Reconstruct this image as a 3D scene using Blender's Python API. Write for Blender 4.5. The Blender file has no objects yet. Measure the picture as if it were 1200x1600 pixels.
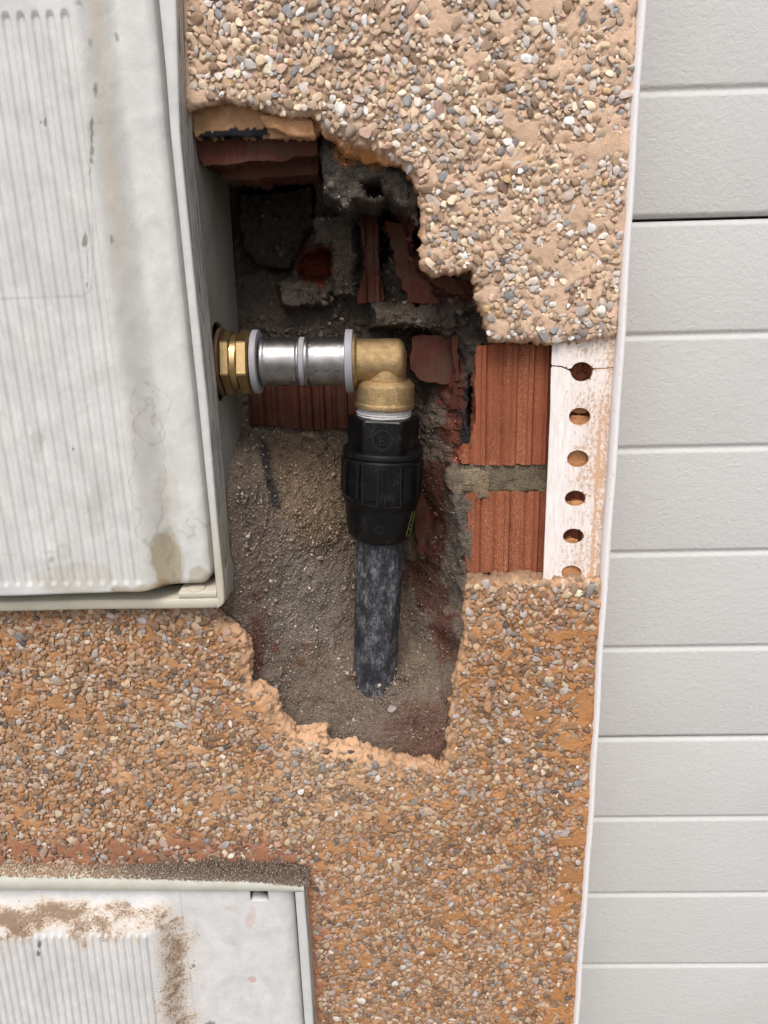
import bpy, math, random
import numpy as np
from mathutils import Vector, Matrix

random.seed(7)
rng = np.random.default_rng(7)
scene = bpy.context.scene
C = scene.collection

# ------------------------------------------------------------------ camera
F = 1180.0            # focal length in photo pixels (1200 x 1600)
D = 0.447             # distance lens - wall, metres
wx = np.array([48600., -874., -1180.]); wd = np.array([100., 3900., 1180.])
wd /= np.linalg.norm(wd)
wx -= wd * wx.dot(wd); wx /= np.linalg.norm(wx)
wz = -wd
wy = np.cross(wz, wx)
M = np.stack([wx, wy, wz], 1)            # world -> camera (right, down, forward)
fw = M.T @ np.array([0, 0, 1.])
CAM = -fw * (D / fw[1])
cam_d = bpy.data.cameras.new("camera"); cam = bpy.data.objects.new("camera", cam_d); C.objects.link(cam)
cam_d.sensor_fit = 'VERTICAL'; cam_d.sensor_height = 36; cam_d.sensor_width = 27
cam_d.lens = F / 1600 * 36
cam_d.clip_start = 0.01; cam_d.clip_end = 500
r_ = M.T @ np.array([1, 0, 0.]); u_ = M.T @ np.array([0, -1, 0.]); b_ = -fw
cam.matrix_world = Matrix(((r_[0], u_[0], b_[0], CAM[0]), (r_[1], u_[1], b_[1], CAM[1]), (r_[2], u_[2], b_[2], CAM[2]), (0, 0, 0, 1)))
scene.camera = cam

# ------------------------------------------------------------------ light
SUN_EL, SUN_AZ = 53.0, -5.0     # azimuth from straight out of the wall (-Y), negative = from the left
wld = bpy.data.worlds.new("World"); scene.world = wld; wld.use_nodes = True
nt = wld.node_tree; nt.nodes.clear()
sky = nt.nodes.new('ShaderNodeTexSky'); sky.sky_type = 'NISHITA'; sky.sun_disc = False
sky.sun_elevation = math.radians(SUN_EL)
sky.air_density = 1.0; sky.dust_density = 4.0; sky.ozone_density = 1.0
bg = nt.nodes.new('ShaderNodeBackground'); bg.inputs['Strength'].default_value = 0.13
wo = nt.nodes.new('ShaderNodeOutputWorld')
nt.links.new(sky.outputs[0], bg.inputs[0]); nt.links.new(bg.outputs[0], wo.inputs[0])
sd = bpy.data.lights.new("sun", 'SUN'); sd.energy = 1.5; sd.angle = math.radians(28); sd.color = (1, .99, .972)
sun = bpy.data.objects.new("sun", sd); C.objects.link(sun)
az = math.radians(SUN_AZ); el = math.radians(SUN_EL)
sdir = Vector((math.sin(az) * math.cos(el), -math.cos(az) * math.cos(el), math.sin(el)))   # towards the sun
sun.rotation_euler = (-sdir).to_track_quat('-Z', 'Y').to_euler(); sun.location = sdir * 5
sky.sun_rotation = math.atan2(sdir.x, sdir.y)
scene.view_settings.view_transform = 'Standard'; scene.view_settings.look = 'None'
scene.view_settings.exposure = 0.40; scene.view_settings.gamma = 1
scene.view_settings.use_curve_mapping = False
scene.cycles.use_denoising = True
scene.cycles.max_bounces = 6
scene.cycles.diffuse_bounces = 4

# ------------------------------------------------------------------ projection helpers (pixel of the survey photo <-> metres)
def P(u, v, y=0.0):
    d = M.T @ np.array([u - 600., v - 800., F])
    t = (y - CAM[1]) / d[1]
    return CAM + d * t
def Parr(uv, y=0.0):
    uv = np.asarray(uv, float)
    d = np.stack([uv[:, 0] - 600, uv[:, 1] - 800, np.full(len(uv), F)], 1) @ M
    t = (np.asarray(y) - CAM[1]) / d[:, 1]
    return CAM + d * t[:, None]
def proj(p):
    c = (np.asarray(p) - CAM) @ M.T
    return np.stack([600 + F * c[:, 0] / c[:, 2], 800 + F * c[:, 1] / c[:, 2]], 1)
def zf(p):
    return float(((np.asarray(p) - CAM) @ M.T)[2])

# ------------------------------------------------------------------ noise
def _hash(ix, iy, iz, seed):
    h = (ix.astype(np.int64) * 374761393 + iy.astype(np.int64) * 668265263 + iz.astype(np.int64) * 2147483647 + seed * 1274126177) & 0xffffffff
    h = ((h ^ (h >> 13)) * 1274126177) & 0xffffffff
    h = ((h ^ (h >> 16)) * 2246822519) & 0xffffffff
    return ((h ^ (h >> 15)) & 0xffffff) / float(0xffffff)
def vnoise(x, y, z=None, seed=0):
    x = np.asarray(x, float); y = np.asarray(y, float)
    z = np.zeros_like(x) if z is None else np.asarray(z, float)
    ix, iy, iz = np.floor(x), np.floor(y), np.floor(z)
    fx, fy, fz = x - ix, y - iy, z - iz
    fx, fy, fz = [f * f * (3 - 2 * f) for f in (fx, fy, fz)]
    r = 0
    for a in (0, 1):
        wa = fx if a else 1 - fx
        for b in (0, 1):
            wb = fy if b else 1 - fy
            for c in (0, 1):
                wc = fz if c else 1 - fz
                r = r + wa * wb * wc * _hash(ix + a, iy + b, iz + c, seed)
    return r
def fbm(x, y, s, o=4, seed=0, z=None, gain=.5):
    r = 0; a = 1; t = 0
    for k in range(o):
        r = r + a * (vnoise(x / s, y / s, None if z is None else z / s, seed + 17 * k) * 2 - 1); t += a; a *= gain; s /= 2.03
    return r / t
def facet(x, y, s, seed=0, tilt=1.):
    """broken, angular relief: flat tilted chips around scattered points"""
    x = np.asarray(x, float) / s; y = np.asarray(y, float) / s; ix, iy = np.floor(x), np.floor(y)
    bd = np.full(x.shape, 1e9); bv = np.zeros(x.shape); zero = np.zeros_like(ix)
    for a in (-1, 0, 1):
        for b in (-1, 0, 1):
            cx, cy = ix + a, iy + b
            px = cx + _hash(cx, cy, zero, seed); py = cy + _hash(cx, cy, zero, seed + 1)
            d = (x - px) ** 2 + (y - py) ** 2; m = d < bd
            v = _hash(cx, cy, zero, seed + 2) - .5 + tilt * ((x - px) * (_hash(cx, cy, zero, seed + 3) - .5) + (y - py) * (_hash(cx, cy, zero, seed + 4) - .5))
            bd[m] = d[m]; bv[m] = v[m]
    return bv
def smooth(a, b, x):
    t = np.clip((x - a) / (b - a), 0, 1); return t * t * (3 - 2 * t)

# ------------------------------------------------------------------ polygon helpers
def inside(px, py, poly):
    poly = np.asarray(poly); r = np.zeros(px.shape, bool)
    n = len(poly)
    for i in range(n):
        x1, y1 = poly[i][:2]; x2, y2 = poly[(i + 1) % n][:2]
        if y1 == y2: continue
        c = ((y1 > py) != (y2 > py)) & (px < (x2 - x1) * (py - y1) / (y2 - y1) + x1)
        r ^= c
    return r
def near(px, py, poly, closed=True):
    """distance, nearest point, param index to a polyline"""
    poly = np.asarray(poly, float)[:, :2]
    n = len(poly); bd = np.full(px.shape, 1e9); bx = np.zeros(px.shape); by = np.zeros(px.shape); bi = np.zeros(px.shape)
    for i in range(n if closed else n - 1):
        a = poly[i]; b = poly[(i + 1) % n]; d = b - a; L = d.dot(d)
        if L == 0: continue
        t = np.clip(((px - a[0]) * d[0] + (py - a[1]) * d[1]) / L, 0, 1)
        qx = a[0] + t * d[0]; qy = a[1] + t * d[1]
        dd = np.hypot(px - qx, py - qy); m = dd < bd
        bd[m] = dd[m]; bx[m] = qx[m]; by[m] = qy[m]; bi[m] = (i + t)[m]
    return bd, bx, by, bi
def ragged(poly, step, amp, s, seed=0, closed=True):
    """resample a polyline and jitter it along its normal (extra columns are interpolated)"""
    poly = [np.asarray(p, float) for p in poly]; out = []
    n = len(poly)
    for i in range(n if closed else n - 1):
        a, b = poly[i], poly[(i + 1) % n]
        L = np.hypot(*(b - a)[:2]); k = max(1, int(L / step))
        for j in range(k): out.append(a + (b - a) * j / k)
    if not closed: out.append(poly[-1])
    out = np.array(out)
    nx = fbm(out[:, 0], out[:, 1], s, 3, seed); ny = fbm(out[:, 0] + 91, out[:, 1] - 37, s, 3, seed + 5)
    out[:, 0] += amp * nx * 2; out[:, 1] += amp * ny * 2
    return out

# ------------------------------------------------------------------ mesh helpers
def mk(name, verts, faces, mat, parent=None, col=None, smooth_=True, sharp=None, kind=None):
    verts = np.asarray(verts, np.float32)
    if not isinstance(faces, (list, tuple)): faces = [faces]
    faces = [np.asarray(f, np.int32) for f in faces if len(f)]
    me = bpy.data.meshes.new(name)
    me.vertices.add(len(verts)); me.vertices.foreach_set('co', verts.ravel())
    nl = sum(f.size for f in faces); npoly = sum(len(f) for f in faces)
    me.loops.add(nl); me.loops.foreach_set('vertex_index', np.concatenate([f.ravel() for f in faces]))
    me.polygons.add(npoly)
    st = []; o = 0
    for f in faces:
        st.append(np.arange(len(f)) * f.shape[1] + o); o += f.size
    me.polygons.foreach_set('loop_start', np.concatenate(st).astype(np.int32))
    me.polygons.foreach_set('use_smooth', np.full(npoly, smooth_))
    me.update(calc_edges=True); me.validate()
    if sharp and smooth_: me.set_sharp_from_angle(angle=sharp)
    if col is not None:
        a = me.color_attributes.new('Col', 'FLOAT_COLOR', 'POINT')
        c4 = np.ones((len(verts), 4), np.float32); c4[:, :3] = col
        a.data.foreach_set('color', c4.ravel())
    if mat: me.materials.append(mat)
    o = bpy.data.objects.new(name, me); C.objects.link(o)
    if parent: o.parent = parent
    if kind: o['kind'] = kind
    return o
def thing(name, label, cat, group=None, loc=(0, 0, 0)):
    o = bpy.data.objects.new(name, None); C.objects.link(o); o.empty_display_size = .02
    o['label'] = label; o['category'] = cat
    if group: o['group'] = group
    return o
def tag(o, label, cat, group=None):
    o['label'] = label; o['category'] = cat
    if group: o['group'] = group
    return o
def slab(name, ins, loops, bounds, sp, front, back, mat, parent=None, colf=None, rings=3, rough=0., snap=1.3, to3=None, sharp=None, kind=None, taper=0.):
    """sheet cut to an outline, with real thickness and broken edges.
       ins(x,z)->bool, loops = list of outline loops to snap to, front(x,z)->y, back = y of rear edge"""
    x0, x1, z0, z1 = bounds
    nx = max(2, int(round((x1 - x0) / sp)) + 1); nz = max(2, int(round((z1 - z0) / sp)) + 1)
    gx, gz = np.meshgrid(np.linspace(x0, x1, nx), np.linspace(z0, z1, nz), indexing='ij')
    X = gx.ravel().copy(); Z = gz.ravel().copy()
    I = ins(X, Z).reshape(nx, nz)
    keep = I[:-1, :-1] & I[1:, :-1] & I[1:, 1:] & I[:-1, 1:]
    idx = np.arange(nx * nz).reshape(nx, nz)
    q = np.stack([idx[:-1, :-1], idx[1:, :-1], idx[1:, 1:], idx[:-1, 1:]], -1)[keep]
    if len(q) == 0: raise RuntimeError(name + ' empty slab')
    used, inv = np.unique(q, return_inverse=True); q = inv.reshape(q.shape)
    X = X[used]; Z = Z[used]
    e = np.concatenate([q[:, [0, 1]], q[:, [1, 2]], q[:, [2, 3]], q[:, [3, 0]]])
    key = np.minimum(e[:, 0], e[:, 1]).astype(np.int64) * (len(X) + 1) + np.maximum(e[:, 0], e[:, 1])
    uq, first, cnt = np.unique(key, return_index=True, return_counts=True)
    be = e[first[cnt == 1]]
    bv = np.unique(be)
    for L in loops:
        L = np.asarray(L)
        lo = L[:, :2].min(0) - sp * 2; hi = L[:, :2].max(0) + sp * 2
        s = bv[(X[bv] > lo[0]) & (X[bv] < hi[0]) & (Z[bv] > lo[1]) & (Z[bv] < hi[1])]
        if len(s) == 0: continue
        d, bx, bz, _ = near(X[s], Z[s], L)
        m = d < snap * sp
        X[s[m]] = bx[m]; Z[s[m]] = bz[m]
    Y = front(X, Z)
    V = [np.stack([X, Y, Z], 1)]
    mp = np.full(len(X), -1); mp[bv] = np.arange(len(bv))
    base = len(X); prev = bv; faces = [q]
    # outward direction of the rim
    nb = np.zeros((len(X), 2)); ed = np.stack([X[be[:, 1]] - X[be[:, 0]], Z[be[:, 1]] - Z[be[:, 0]]], 1)
    nn = np.stack([ed[:, 1], -ed[:, 0]], 1); nn /= (np.linalg.norm(nn, axis=1, keepdims=True) + 1e-12)
    np.add.at(nb, be[:, 0], nn); np.add.at(nb, be[:, 1], nn)
    nb = nb[bv]; nb /= (np.linalg.norm(nb, axis=1, keepdims=True) + 1e-12)
    prevmap = lambda a: a
    for k in range(1, rings + 1):
        f = k / rings
        yb = back(X[bv], Z[bv]) if callable(back) else back
        yk = Y[bv] + (yb - Y[bv]) * f
        off = (facet(X[bv] * 1000 + yk * 700, Z[bv] * 1000 + yk * 900, 3.6, 13) * rough * 1.3 + fbm(X[bv] * 1000, Z[bv] * 1000, 5., 3, 11, z=yk * 1000) * rough * 2 - abs(fbm(X[bv] * 1000, Z[bv] * 1000, 14., 2, 31)) * rough * f) - taper * f
        ring = np.stack([X[bv] + nb[:, 0] * off, yk + fbm(X[bv] * 1000, Z[bv] * 1000, 3., 2, 77 + k) * rough * .5 * (k < rings), Z[bv] + nb[:, 1] * off], 1)
        V.append(ring)
        a0, a1 = be[:, 0], be[:, 1]
        if k == 1: p0, p1 = a0, a1
        else: p0, p1 = base - len(bv) + mp[a0], base - len(bv) + mp[a1]
        n0, n1 = base + mp[a0], base + mp[a1]
        faces.append(np.stack([p1, p0, n0, n1], 1)); base += len(bv)
    V = np.concatenate(V)
    col = colf(V) if colf else None
    if to3 is not None: V = to3(V)
    return mk(name, V, np.concatenate(faces), mat, parent, col, True, sharp, kind)
def loopw(pts, y=0.):
    w = Parr([p[:2] for p in pts], y); return np.stack([w[:, 0], w[:, 2]], 1)
def box(name, lo, hi, mat, parent=None, bev=0.0, seg=2, kind=None):
    import bmesh
    bm = bmesh.new(); bmesh.ops.create_cube(bm, size=1)
    lo = Vector(lo); hi = Vector(hi)
    for v in bm.verts: v.co = Vector(((lo[i] + hi[i]) / 2 + v.co[i] * (hi[i] - lo[i])) for i in range(3))
    if bev: bmesh.ops.bevel(bm, geom=bm.edges[:], offset=bev, segments=seg, affect='EDGES', profile=.6)
    me = bpy.data.meshes.new(name); bm.to_mesh(me); bm.free()
    me.materials.append(mat); o = bpy.data.objects.new(name, me); C.objects.link(o)
    if parent: o.parent = parent
    if kind: o['kind'] = kind
    return o
def frame_of(Dv):
    Dv = np.asarray(Dv, float); Dv /= np.linalg.norm(Dv)
    a = np.array([0, -1., 0]); a -= Dv * a.dot(Dv); a /= np.linalg.norm(a)
    return Dv, a, np.cross(Dv, a)
def lathe(name, A, Dv, prof, mat, parent=None, n=64, hexa=None, wob=0., wseed=0, sharp=.55, colf=None, close=True):
    """prof = [(t,r)...] along axis A + t*D; hexa = rotation angle of a six sided section"""
    Dv, a, b = frame_of(Dv); A = np.asarray(A, float)
    if hexa is not None: n = 96
    th = np.arange(n) / n * 2 * np.pi
    V = []
    for k, (t, r, *h) in enumerate(prof):
        rr = np.full(n, float(r))
        if hexa is not None and (not h or h[0]):
            hr = r * math.cos(math.pi / 6) / np.cos(((th - hexa) % (np.pi / 3)) - np.pi / 6)
            rr = np.minimum(hr, r * .985)
        if wob: rr = rr + wob * fbm(np.cos(th) * r * 1000 + 50, np.sin(th) * r * 1000 + t * 0, 5., 3, wseed, z=np.full(n, t * 4000))
        V.append(A + Dv * t + np.outer(np.cos(th) * rr, a) + np.outer(np.sin(th) * rr, b))
    m = len(prof); V = np.concatenate(V)
    i = np.arange(m - 1)[:, None] * n; j = np.arange(n)[None]; j2 = (j + 1) % n
    q = np.stack([i + j, i + n + j, i + n + j2, i + j2], -1).reshape(-1, 4)
    fs = [q[:, ::-1]]
    if close:
        V = np.concatenate([V, [A + Dv * prof[0][0]], [A + Dv * prof[-1][0]]]); c0 = m * n; c1 = c0 + 1
        jj = np.arange(n); k2 = (jj + 1) % n
        fs.append(np.stack([np.full(n, c0), jj, k2], 1)[:, ::-1]); fs.append(np.stack([np.full(n, c1), (m - 1) * n + jj, (m - 1) * n + k2], 1))
    return mk(name, V, fs, mat, parent, colf(V) if colf else None, True, sharp)
def soft(prof, r=.0006):
    """add small bevels at profile corners"""
    out = [prof[0]]
    for k in range(1, len(prof) - 1):
        p = np.array(prof[k][:2]); a = np.array(prof[k - 1][:2]); b = np.array(prof[k + 1][:2])
        la = np.linalg.norm(a - p); lb = np.linalg.norm(b - p)
        ra = min(r, la * .45); rb = min(r, lb * .45)
        h = tuple(prof[k][2:])
        p1 = p + (a - p) / (la + 1e-9) * ra; p2 = p + (b - p) / (lb + 1e-9) * rb; m = (p1 + p2) / 4 + p / 2
        out += [tuple(p1) + h, tuple(m) + h, tuple(p2) + h]
    out.append(prof[-1]); return out
def arcbox(name, A, Dv, r0, r1, t0, t1, th0, th1, mat, parent=None, bev=.0004):
    """curved bar lying on a cylinder"""
    Dv, a, b = frame_of(Dv); A = np.asarray(A, float); n = 5
    V = []; sect = [(t0, r0), (t0 + bev, r1), (t1 - bev, r1), (t1, r0)]
    for k in range(n):
        th = th0 + (th1 - th0) * k / (n - 1)
        for (t, r) in sect:
            V.append(A + Dv * t + r * (math.cos(th) * a + math.sin(th) * b))
    V = np.array(V); f = []
    for k in range(n - 1):
        for j in range(3):
            f.append([k * 4 + j, k * 4 + j + 1, k * 4 + 4 + j + 1, k * 4 + 4 + j])
    f.append([0, 3, 2, 1]); f.append([(n - 1) * 4 + j for j in range(4)])
    return mk(name, V, [np.array(f)], mat, parent, None, False)

# ------------------------------------------------------------------ materials
def srgb(r, g, b):
    f = lambda c: (c / 255 / 12.92) if c / 255 <= .04045 else ((c / 255 + .055) / 1.055) ** 2.4
    return np.array([f(r), f(g), f(b)])
def L4(c): return (float(c[0]), float(c[1]), float(c[2]), 1.)
class N:
    def __init__(s, name):
        s.m = bpy.data.materials.new(name); s.m.use_nodes = True; s.t = s.m.node_tree
        s.b = s.t.nodes['Principled BSDF']; s._c = None
    def coord(s):
        if s._c is None:
            g = s.t.nodes.new('ShaderNodeNewGeometry'); s._c = g.outputs['Position']
        return s._c
    def link(s, a, b): s.t.links.new(a, b)
    def mapped(s, sc=(1, 1, 1), loc=(0, 0, 0)):
        m = s.t.nodes.new('ShaderNodeMapping'); s.link(s.coord(), m.inputs[0]); m.inputs['Scale'].default_value = sc; m.inputs['Location'].default_value = loc
        return m.outputs[0]
    def noise(s, scale, detail=4, rough=.6, vec=None, dist=0):
        n = s.t.nodes.new('ShaderNodeTexNoise'); s.link(vec or s.coord(), n.inputs['Vector'])
        n.inputs['Scale'].default_value = scale; n.inputs['Detail'].default_value = detail; n.inputs['Roughness'].default_value = rough; n.inputs['Distortion'].default_value = dist
        return n.outputs['Fac']
    def voro(s, scale, vec=None, feature='F1', out='Distance'):
        n = s.t.nodes.new('ShaderNodeTexVoronoi'); n.feature = feature; s.link(vec or s.coord(), n.inputs['Vector']); n.inputs['Scale'].default_value = scale
        return n.outputs[out]
    def ramp(s, fac, stops, interp='LINEAR'):
        n = s.t.nodes.new('ShaderNodeValToRGB'); n.color_ramp.interpolation = interp; s.link(fac, n.inputs[0])
        els = n.color_ramp.elements
        while len(els) < len(stops): els.new(.5)
        for e, (p, c) in zip(els, stops):
            e.position = p; e.color = L4(c) if hasattr(c, '__len__') else (c, c, c, 1)
        return n.outputs[0]
    def mix(s, fac, a, b, mode='MIX'):
        n = s.t.nodes.new('ShaderNodeMix'); n.data_type = 'RGBA'; n.blend_type = mode
        for sock, v in ((n.inputs[0], fac), (n.inputs[6], a), (n.inputs[7], b)):
            if hasattr(v, 'is_linked') or isinstance(v, bpy.types.NodeSocket): s.link(v, sock)
            elif hasattr(v, '__len__'): sock.default_value = L4(v)
            else: sock.default_value = v if sock == n.inputs[0] else (v, v, v, 1)
        return n.outputs[2]
    def math(s, op, a, b=0.):
        n = s.t.nodes.new('ShaderNodeMath'); n.operation = op
        for sock, v in ((n.inputs[0], a), (n.inputs[1], b)):
            if isinstance(v, bpy.types.NodeSocket): s.link(v, sock)
            else: sock.default_value = v
        return n.outputs[0]
    def attr(s, name='Col'):
        n = s.t.nodes.new('ShaderNodeVertexColor'); n.layer_name = name; return n.outputs['Color']
    def objcol(s):
        n = s.t.nodes.new('ShaderNodeObjectInfo'); return n.outputs['Color']
    def color(s, v):
        if isinstance(v, bpy.types.NodeSocket): s.link(v, s.b.inputs['Base Color'])
        else: s.b.inputs['Base Color'].default_value = L4(v)
        return s
    def rough(s, v):
        if isinstance(v, bpy.types.NodeSocket): s.link(v, s.b.inputs['Roughness'])
        else: s.b.inputs['Roughness'].default_value = v
        return s
    def metal(s, v=1): s.b.inputs['Metallic'].default_value = v; return s
    def spec(s, v): s.b.inputs['Specular IOR Level'].default_value = v; return s
    def bump(s, *hs):
        prev = None
        for h, st, dist in hs:
            n = s.t.nodes.new('ShaderNodeBump'); s.link(h, n.inputs['Height']); n.inputs['Strength'].default_value = st; n.inputs['Distance'].default_value = dist
            if prev: s.link(prev, n.inputs['Normal'])
            prev = n.outputs[0]
        s.link(prev, s.b.inputs['Normal']); return s

def stone_mat(name, src):
    n = N(name); c = n.attr() if src == 'attr' else n.objcol()
    k = n.noise(420, 4, .65); v = n.ramp(k, [(.25, .74), (.5, 1.), (.75, 1.16)])
    c = n.mix(1, c, v, 'MULTIPLY')
    film = n.ramp(n.noise(900, 3, .6), [(.56, 0.), (.7, .45)])
    c = n.mix(film, c, srgb(205, 170, 138))
    n.color(c).rough(.62).spec(.35).bump((n.noise(1500, 3, .6), .45, .0008)); return n.m
M_stone = stone_mat('pebble_attr', 'attr'); M_stone_o = stone_mat('pebble_object', 'obj')
def mat_mortar():
    n = N('render_mortar'); c = n.attr()
    v = n.ramp(n.noise(160, 6, .65), [(.25, .80), (.5, 1.), (.8, 1.14)])
    g = n.ramp(n.noise(2600, 2, .5), [(.3, .8), (.55, 1.), (.8, 1.12)])
    c = n.mix(1, n.mix(1, c, v, 'MULTIPLY'), g, 'MULTIPLY')
    n.color(c).rough(.92).spec(.15).bump((n.noise(350, 5, .65), .6, .0014), (n.noise(2000, 4, .7), .6, .0006)); return n.m
M_mortar = mat_mortar()
def mat_cav():
    n = N('rough_masonry'); c = n.attr()
    v = n.ramp(n.noise(260, 6, .7), [(.25, .66), (.5, 1.), (.78, 1.25)])
    g = n.ramp(n.voro(900), [(.1, 1.3), (.35, 1.), (.7, .72)])
    c = n.mix(1, n.mix(1, c, v, 'MULTIPLY'), g, 'MULTIPLY')
    n.color(c).rough(.95).spec(.12).bump((n.noise(300, 6, .75), .9, .003), (n.voro(1100), .6, .0008)); return n.m
M_cav = mat_cav()
def mat_grain():
    n = N('grain'); n.color(n.attr()).rough(.9).spec(.2); return n.m
M_grain = mat_grain()
def mat_brick(name, base, dust, dustamt):
    n = N(name)
    st = n.noise(14, 5, .6, n.mapped((26, 3, 1.2)))
    c = n.mix(n.ramp(st, [(.3, 0.), (.7, 1.)]), base * .78, base * 1.18)
    k = n.noise(1500, 6, .8, n.mapped((1, 1, .6)))
    band = n.ramp(n.noise(60, 3, .6, n.mapped((1.3, 1, .10))), [(.42, 0.), (.62, 1.)])
    f = n.math('MULTIPLY', n.ramp(k, [(.5, 0.), (.62, 1.)]), n.math('ADD', n.math('MULTIPLY', band, .75), .22))
    c = n.mix(n.math('MULTIPLY', f, dustamt), c, dust)
    if name == 'raw_brick_shaded': c = n.mix(n.ramp(n.noise(55, 6, .75), [(.46, 0.), (.60, .7)]), c, srgb(86, 68, 56))
    c = n.mix(n.ramp(n.noise(38, 5, .65), [(.3, .5), (.52, 0.)]), c, base * .55)
    n.color(c).rough(.88).spec(.2).bump((n.noise(500, 5, .7, n.mapped((1, 1, .25))), .5, .0009), (n.noise(2200, 2, .5), .3, .0003)); return n.m
M_brick = mat_brick('ribbed_brick', srgb(138, 78, 56), srgb(204, 156, 112), 1.)
M_brick_in = mat_brick('raw_brick_shaded', srgb(84, 45, 36), srgb(104, 80, 68), .6)  # bricks inside the hole: the shade there is put into a darker base
def mat_grp(name, base, dirt):
    n = N(name)
    sw = n.noise(22, 6, .6, None, 2.2); fine = n.noise(190, 5, .7, None, 1.5)
    c = n.mix(n.ramp(sw, [(.3, 0.), (.7, 1.)]), base * .90, base * 1.05)
    c = n.mix(n.ramp(fine, [(.35, .35), (.5, 0.)]), c, base * .84)
    c = n.mix(n.ramp(n.noise(260, 3, .6), [(.735, 0.), (.78, dirt)]), c, srgb(70, 60, 52))
    c = n.mix(1, c, n.attr(), 'MULTIPLY')
    n.color(c).rough(n.ramp(sw, [(.3, .42), (.7, .62)])).spec(.4).bump((n.noise(60, 4, .55, None, 1.5), .14, .002), (n.noise(700, 3, .6), .25, .0004)); return n.m
M_grp = mat_grp('box_polyester', srgb(198, 199, 195), .7)
def mat_grp_dirty():
    n = N('dirt_crusted_lid')
    sw = n.noise(22, 6, .6, None, 2.2)
    c = n.mix(n.ramp(sw, [(.3, 0.), (.7, 1.)]), srgb(186, 187, 185), srgb(200, 200, 197))
    c = n.mix(n.ramp(n.noise(190, 5, .7, None, 1.5), [(.35, .35), (.5, 0.)]), c, srgb(176, 178, 178))
    c = n.mix(1, c, n.attr(), 'MULTIPLY')
    d = n.attr('Dirt')
    big = n.noise(60, 5, .7, n.mapped((.8, 1, 1.3)), .8); fine = n.noise(650, 5, .85)
    v = n.math('ADD', n.math('MULTIPLY', d, .48), n.math('ADD', n.math('MULTIPLY', big, .75), n.math('MULTIPLY', fine, .85)))
    v = n.math('SUBTRACT', v, .565)
    c = n.mix(n.ramp(v, [(.46, 0.), (.72, .75)]), c, srgb(206, 184, 156))
    c = n.mix(n.ramp(v, [(.62, 0.), (.78, .92)]), c, n.mix(n.noise(900, 3, .7), srgb(96, 78, 62), srgb(150, 120, 94)))
    n.color(c).rough(.6).spec(.35).bump((v, .25, .0016), (n.noise(700, 3, .6), .25, .0004)); return n.m
M_lid2 = mat_grp_dirty()
def mat_grpside():
    n = N('weathered_box_edge')
    st = n.noise(60, 7, .8, n.mapped((4, 9, .45)), .9)
    c = n.ramp(st, [(.38, srgb(92, 86, 76)), (.45, srgb(150, 143, 130)), (.50, srgb(188, 184, 174)), (.57, srgb(196, 192, 182)), (.64, srgb(176, 148, 116))])
    n.color(n.mix(1, c, n.attr(), 'MULTIPLY')).rough(.75).spec(.25).bump((st, .6, .0015), (n.noise(500, 4, .7), .4, .0006)); return n.m
M_grpside = mat_grpside()
def mat_body():
    n = N('box_body')
    c = n.mix(n.ramp(n.noise(26, 5, .6), [(.3, 0.), (.7, 1.)]), srgb(134, 128, 117), srgb(160, 154, 143))
    c = n.mix(n.ramp(n.noise(240, 3, .6), [(.68, 0.), (.75, .6)]), c, srgb(110, 95, 80))
    n.color(c).rough(.7).spec(.3).bump((n.noise(60, 4, .6), .25, .002)); return n.m
M_body = mat_body()
def mat_pvc():
    n = N('white_bead')
    # tan mortar smears, streaked lengthwise, thicker towards the nose
    sep = n.t.nodes.new('ShaderNodeSeparateXYZ'); n.link(n.coord(), sep.inputs[0])
    a = n.noise(520, 6, .75, n.mapped((1, 1, .7)))
    w = n.attr()
    wv = n.math('MULTIPLY', w, .23)
    f = n.ramp(n.math('ADD', a, n.math('SUBTRACT', wv, .145)), [(.50, 0.), (.58, .9)])
    c = n.mix(n.ramp(n.noise(900, 3, .6, n.mapped((1, 1, .12))), [(.35, 0.), (.65, 1.)]), srgb(222, 214, 210), srgb(238, 234, 231))
    c = n.mix(n.math('MULTIPLY', n.math('MINIMUM', w, 1.), .55), c, srgb(226, 202, 180))
    c = n.mix(f, c, n.mix(n.noise(500, 3, .6), srgb(188, 142, 106), srgb(218, 180, 146)))
    n.color(c).rough(.5).spec(.4).bump((f, .5, .0005)); return n.m
M_pvc = mat_pvc()
def mat_nose():
    n = N('white_bead_nose')
    f = n.ramp(n.noise(500, 5, .75, n.mapped((1, 1, .5))), [(.60, 0.), (.66, .8)])
    n.color(n.mix(f, srgb(236, 232, 230), srgb(200, 165, 135))).rough(.5); return n.m
M_nose = mat_nose()
def mat_door():
    n = N('door_paint')
    a = n.noise(150, 3, .55, n.mapped((1, 1, 1.25)), 1.1)
    b = n.noise(14, 3, .5)
    c = n.mix(b, srgb(192, 193, 191), srgb(198, 200, 198))
    c = n.mix(n.ramp(n.noise(330, 2, .5), [(.775, 0.), (.79, .75)]), c, srgb(112, 108, 100))
    c = n.mix(n.ramp(n.noise(6, 4, .6), [(.55, 0.), (.8, .25)]), c, srgb(172, 168, 158))
    n.color(c).rough(.48).spec(.4).bump((a, .24, .0030), (n.noise(800, 3, .6), .12, .0004)); return n.m
M_door = mat_door()
def mat_plain(name, c, r, met=0, spec=.5, var=0., bump=None):
    n = N(name)
    if var:
        col = n.mix(n.ramp(n.noise(300, 5, .7), [(.3, 0.), (.7, 1.)]), np.asarray(c) * (1 - var), np.asarray(c) * (1 + var)); n.color(col)
    else: n.color(c)
    n.rough(r).spec(spec)
    if met: n.metal(met)
    if bump: n.bump((n.noise(bump[0], 4, .65), bump[1], bump[2]))
    return n.m
M_dark = mat_plain('dark_void', srgb(40, 36, 32), .9)
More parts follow.
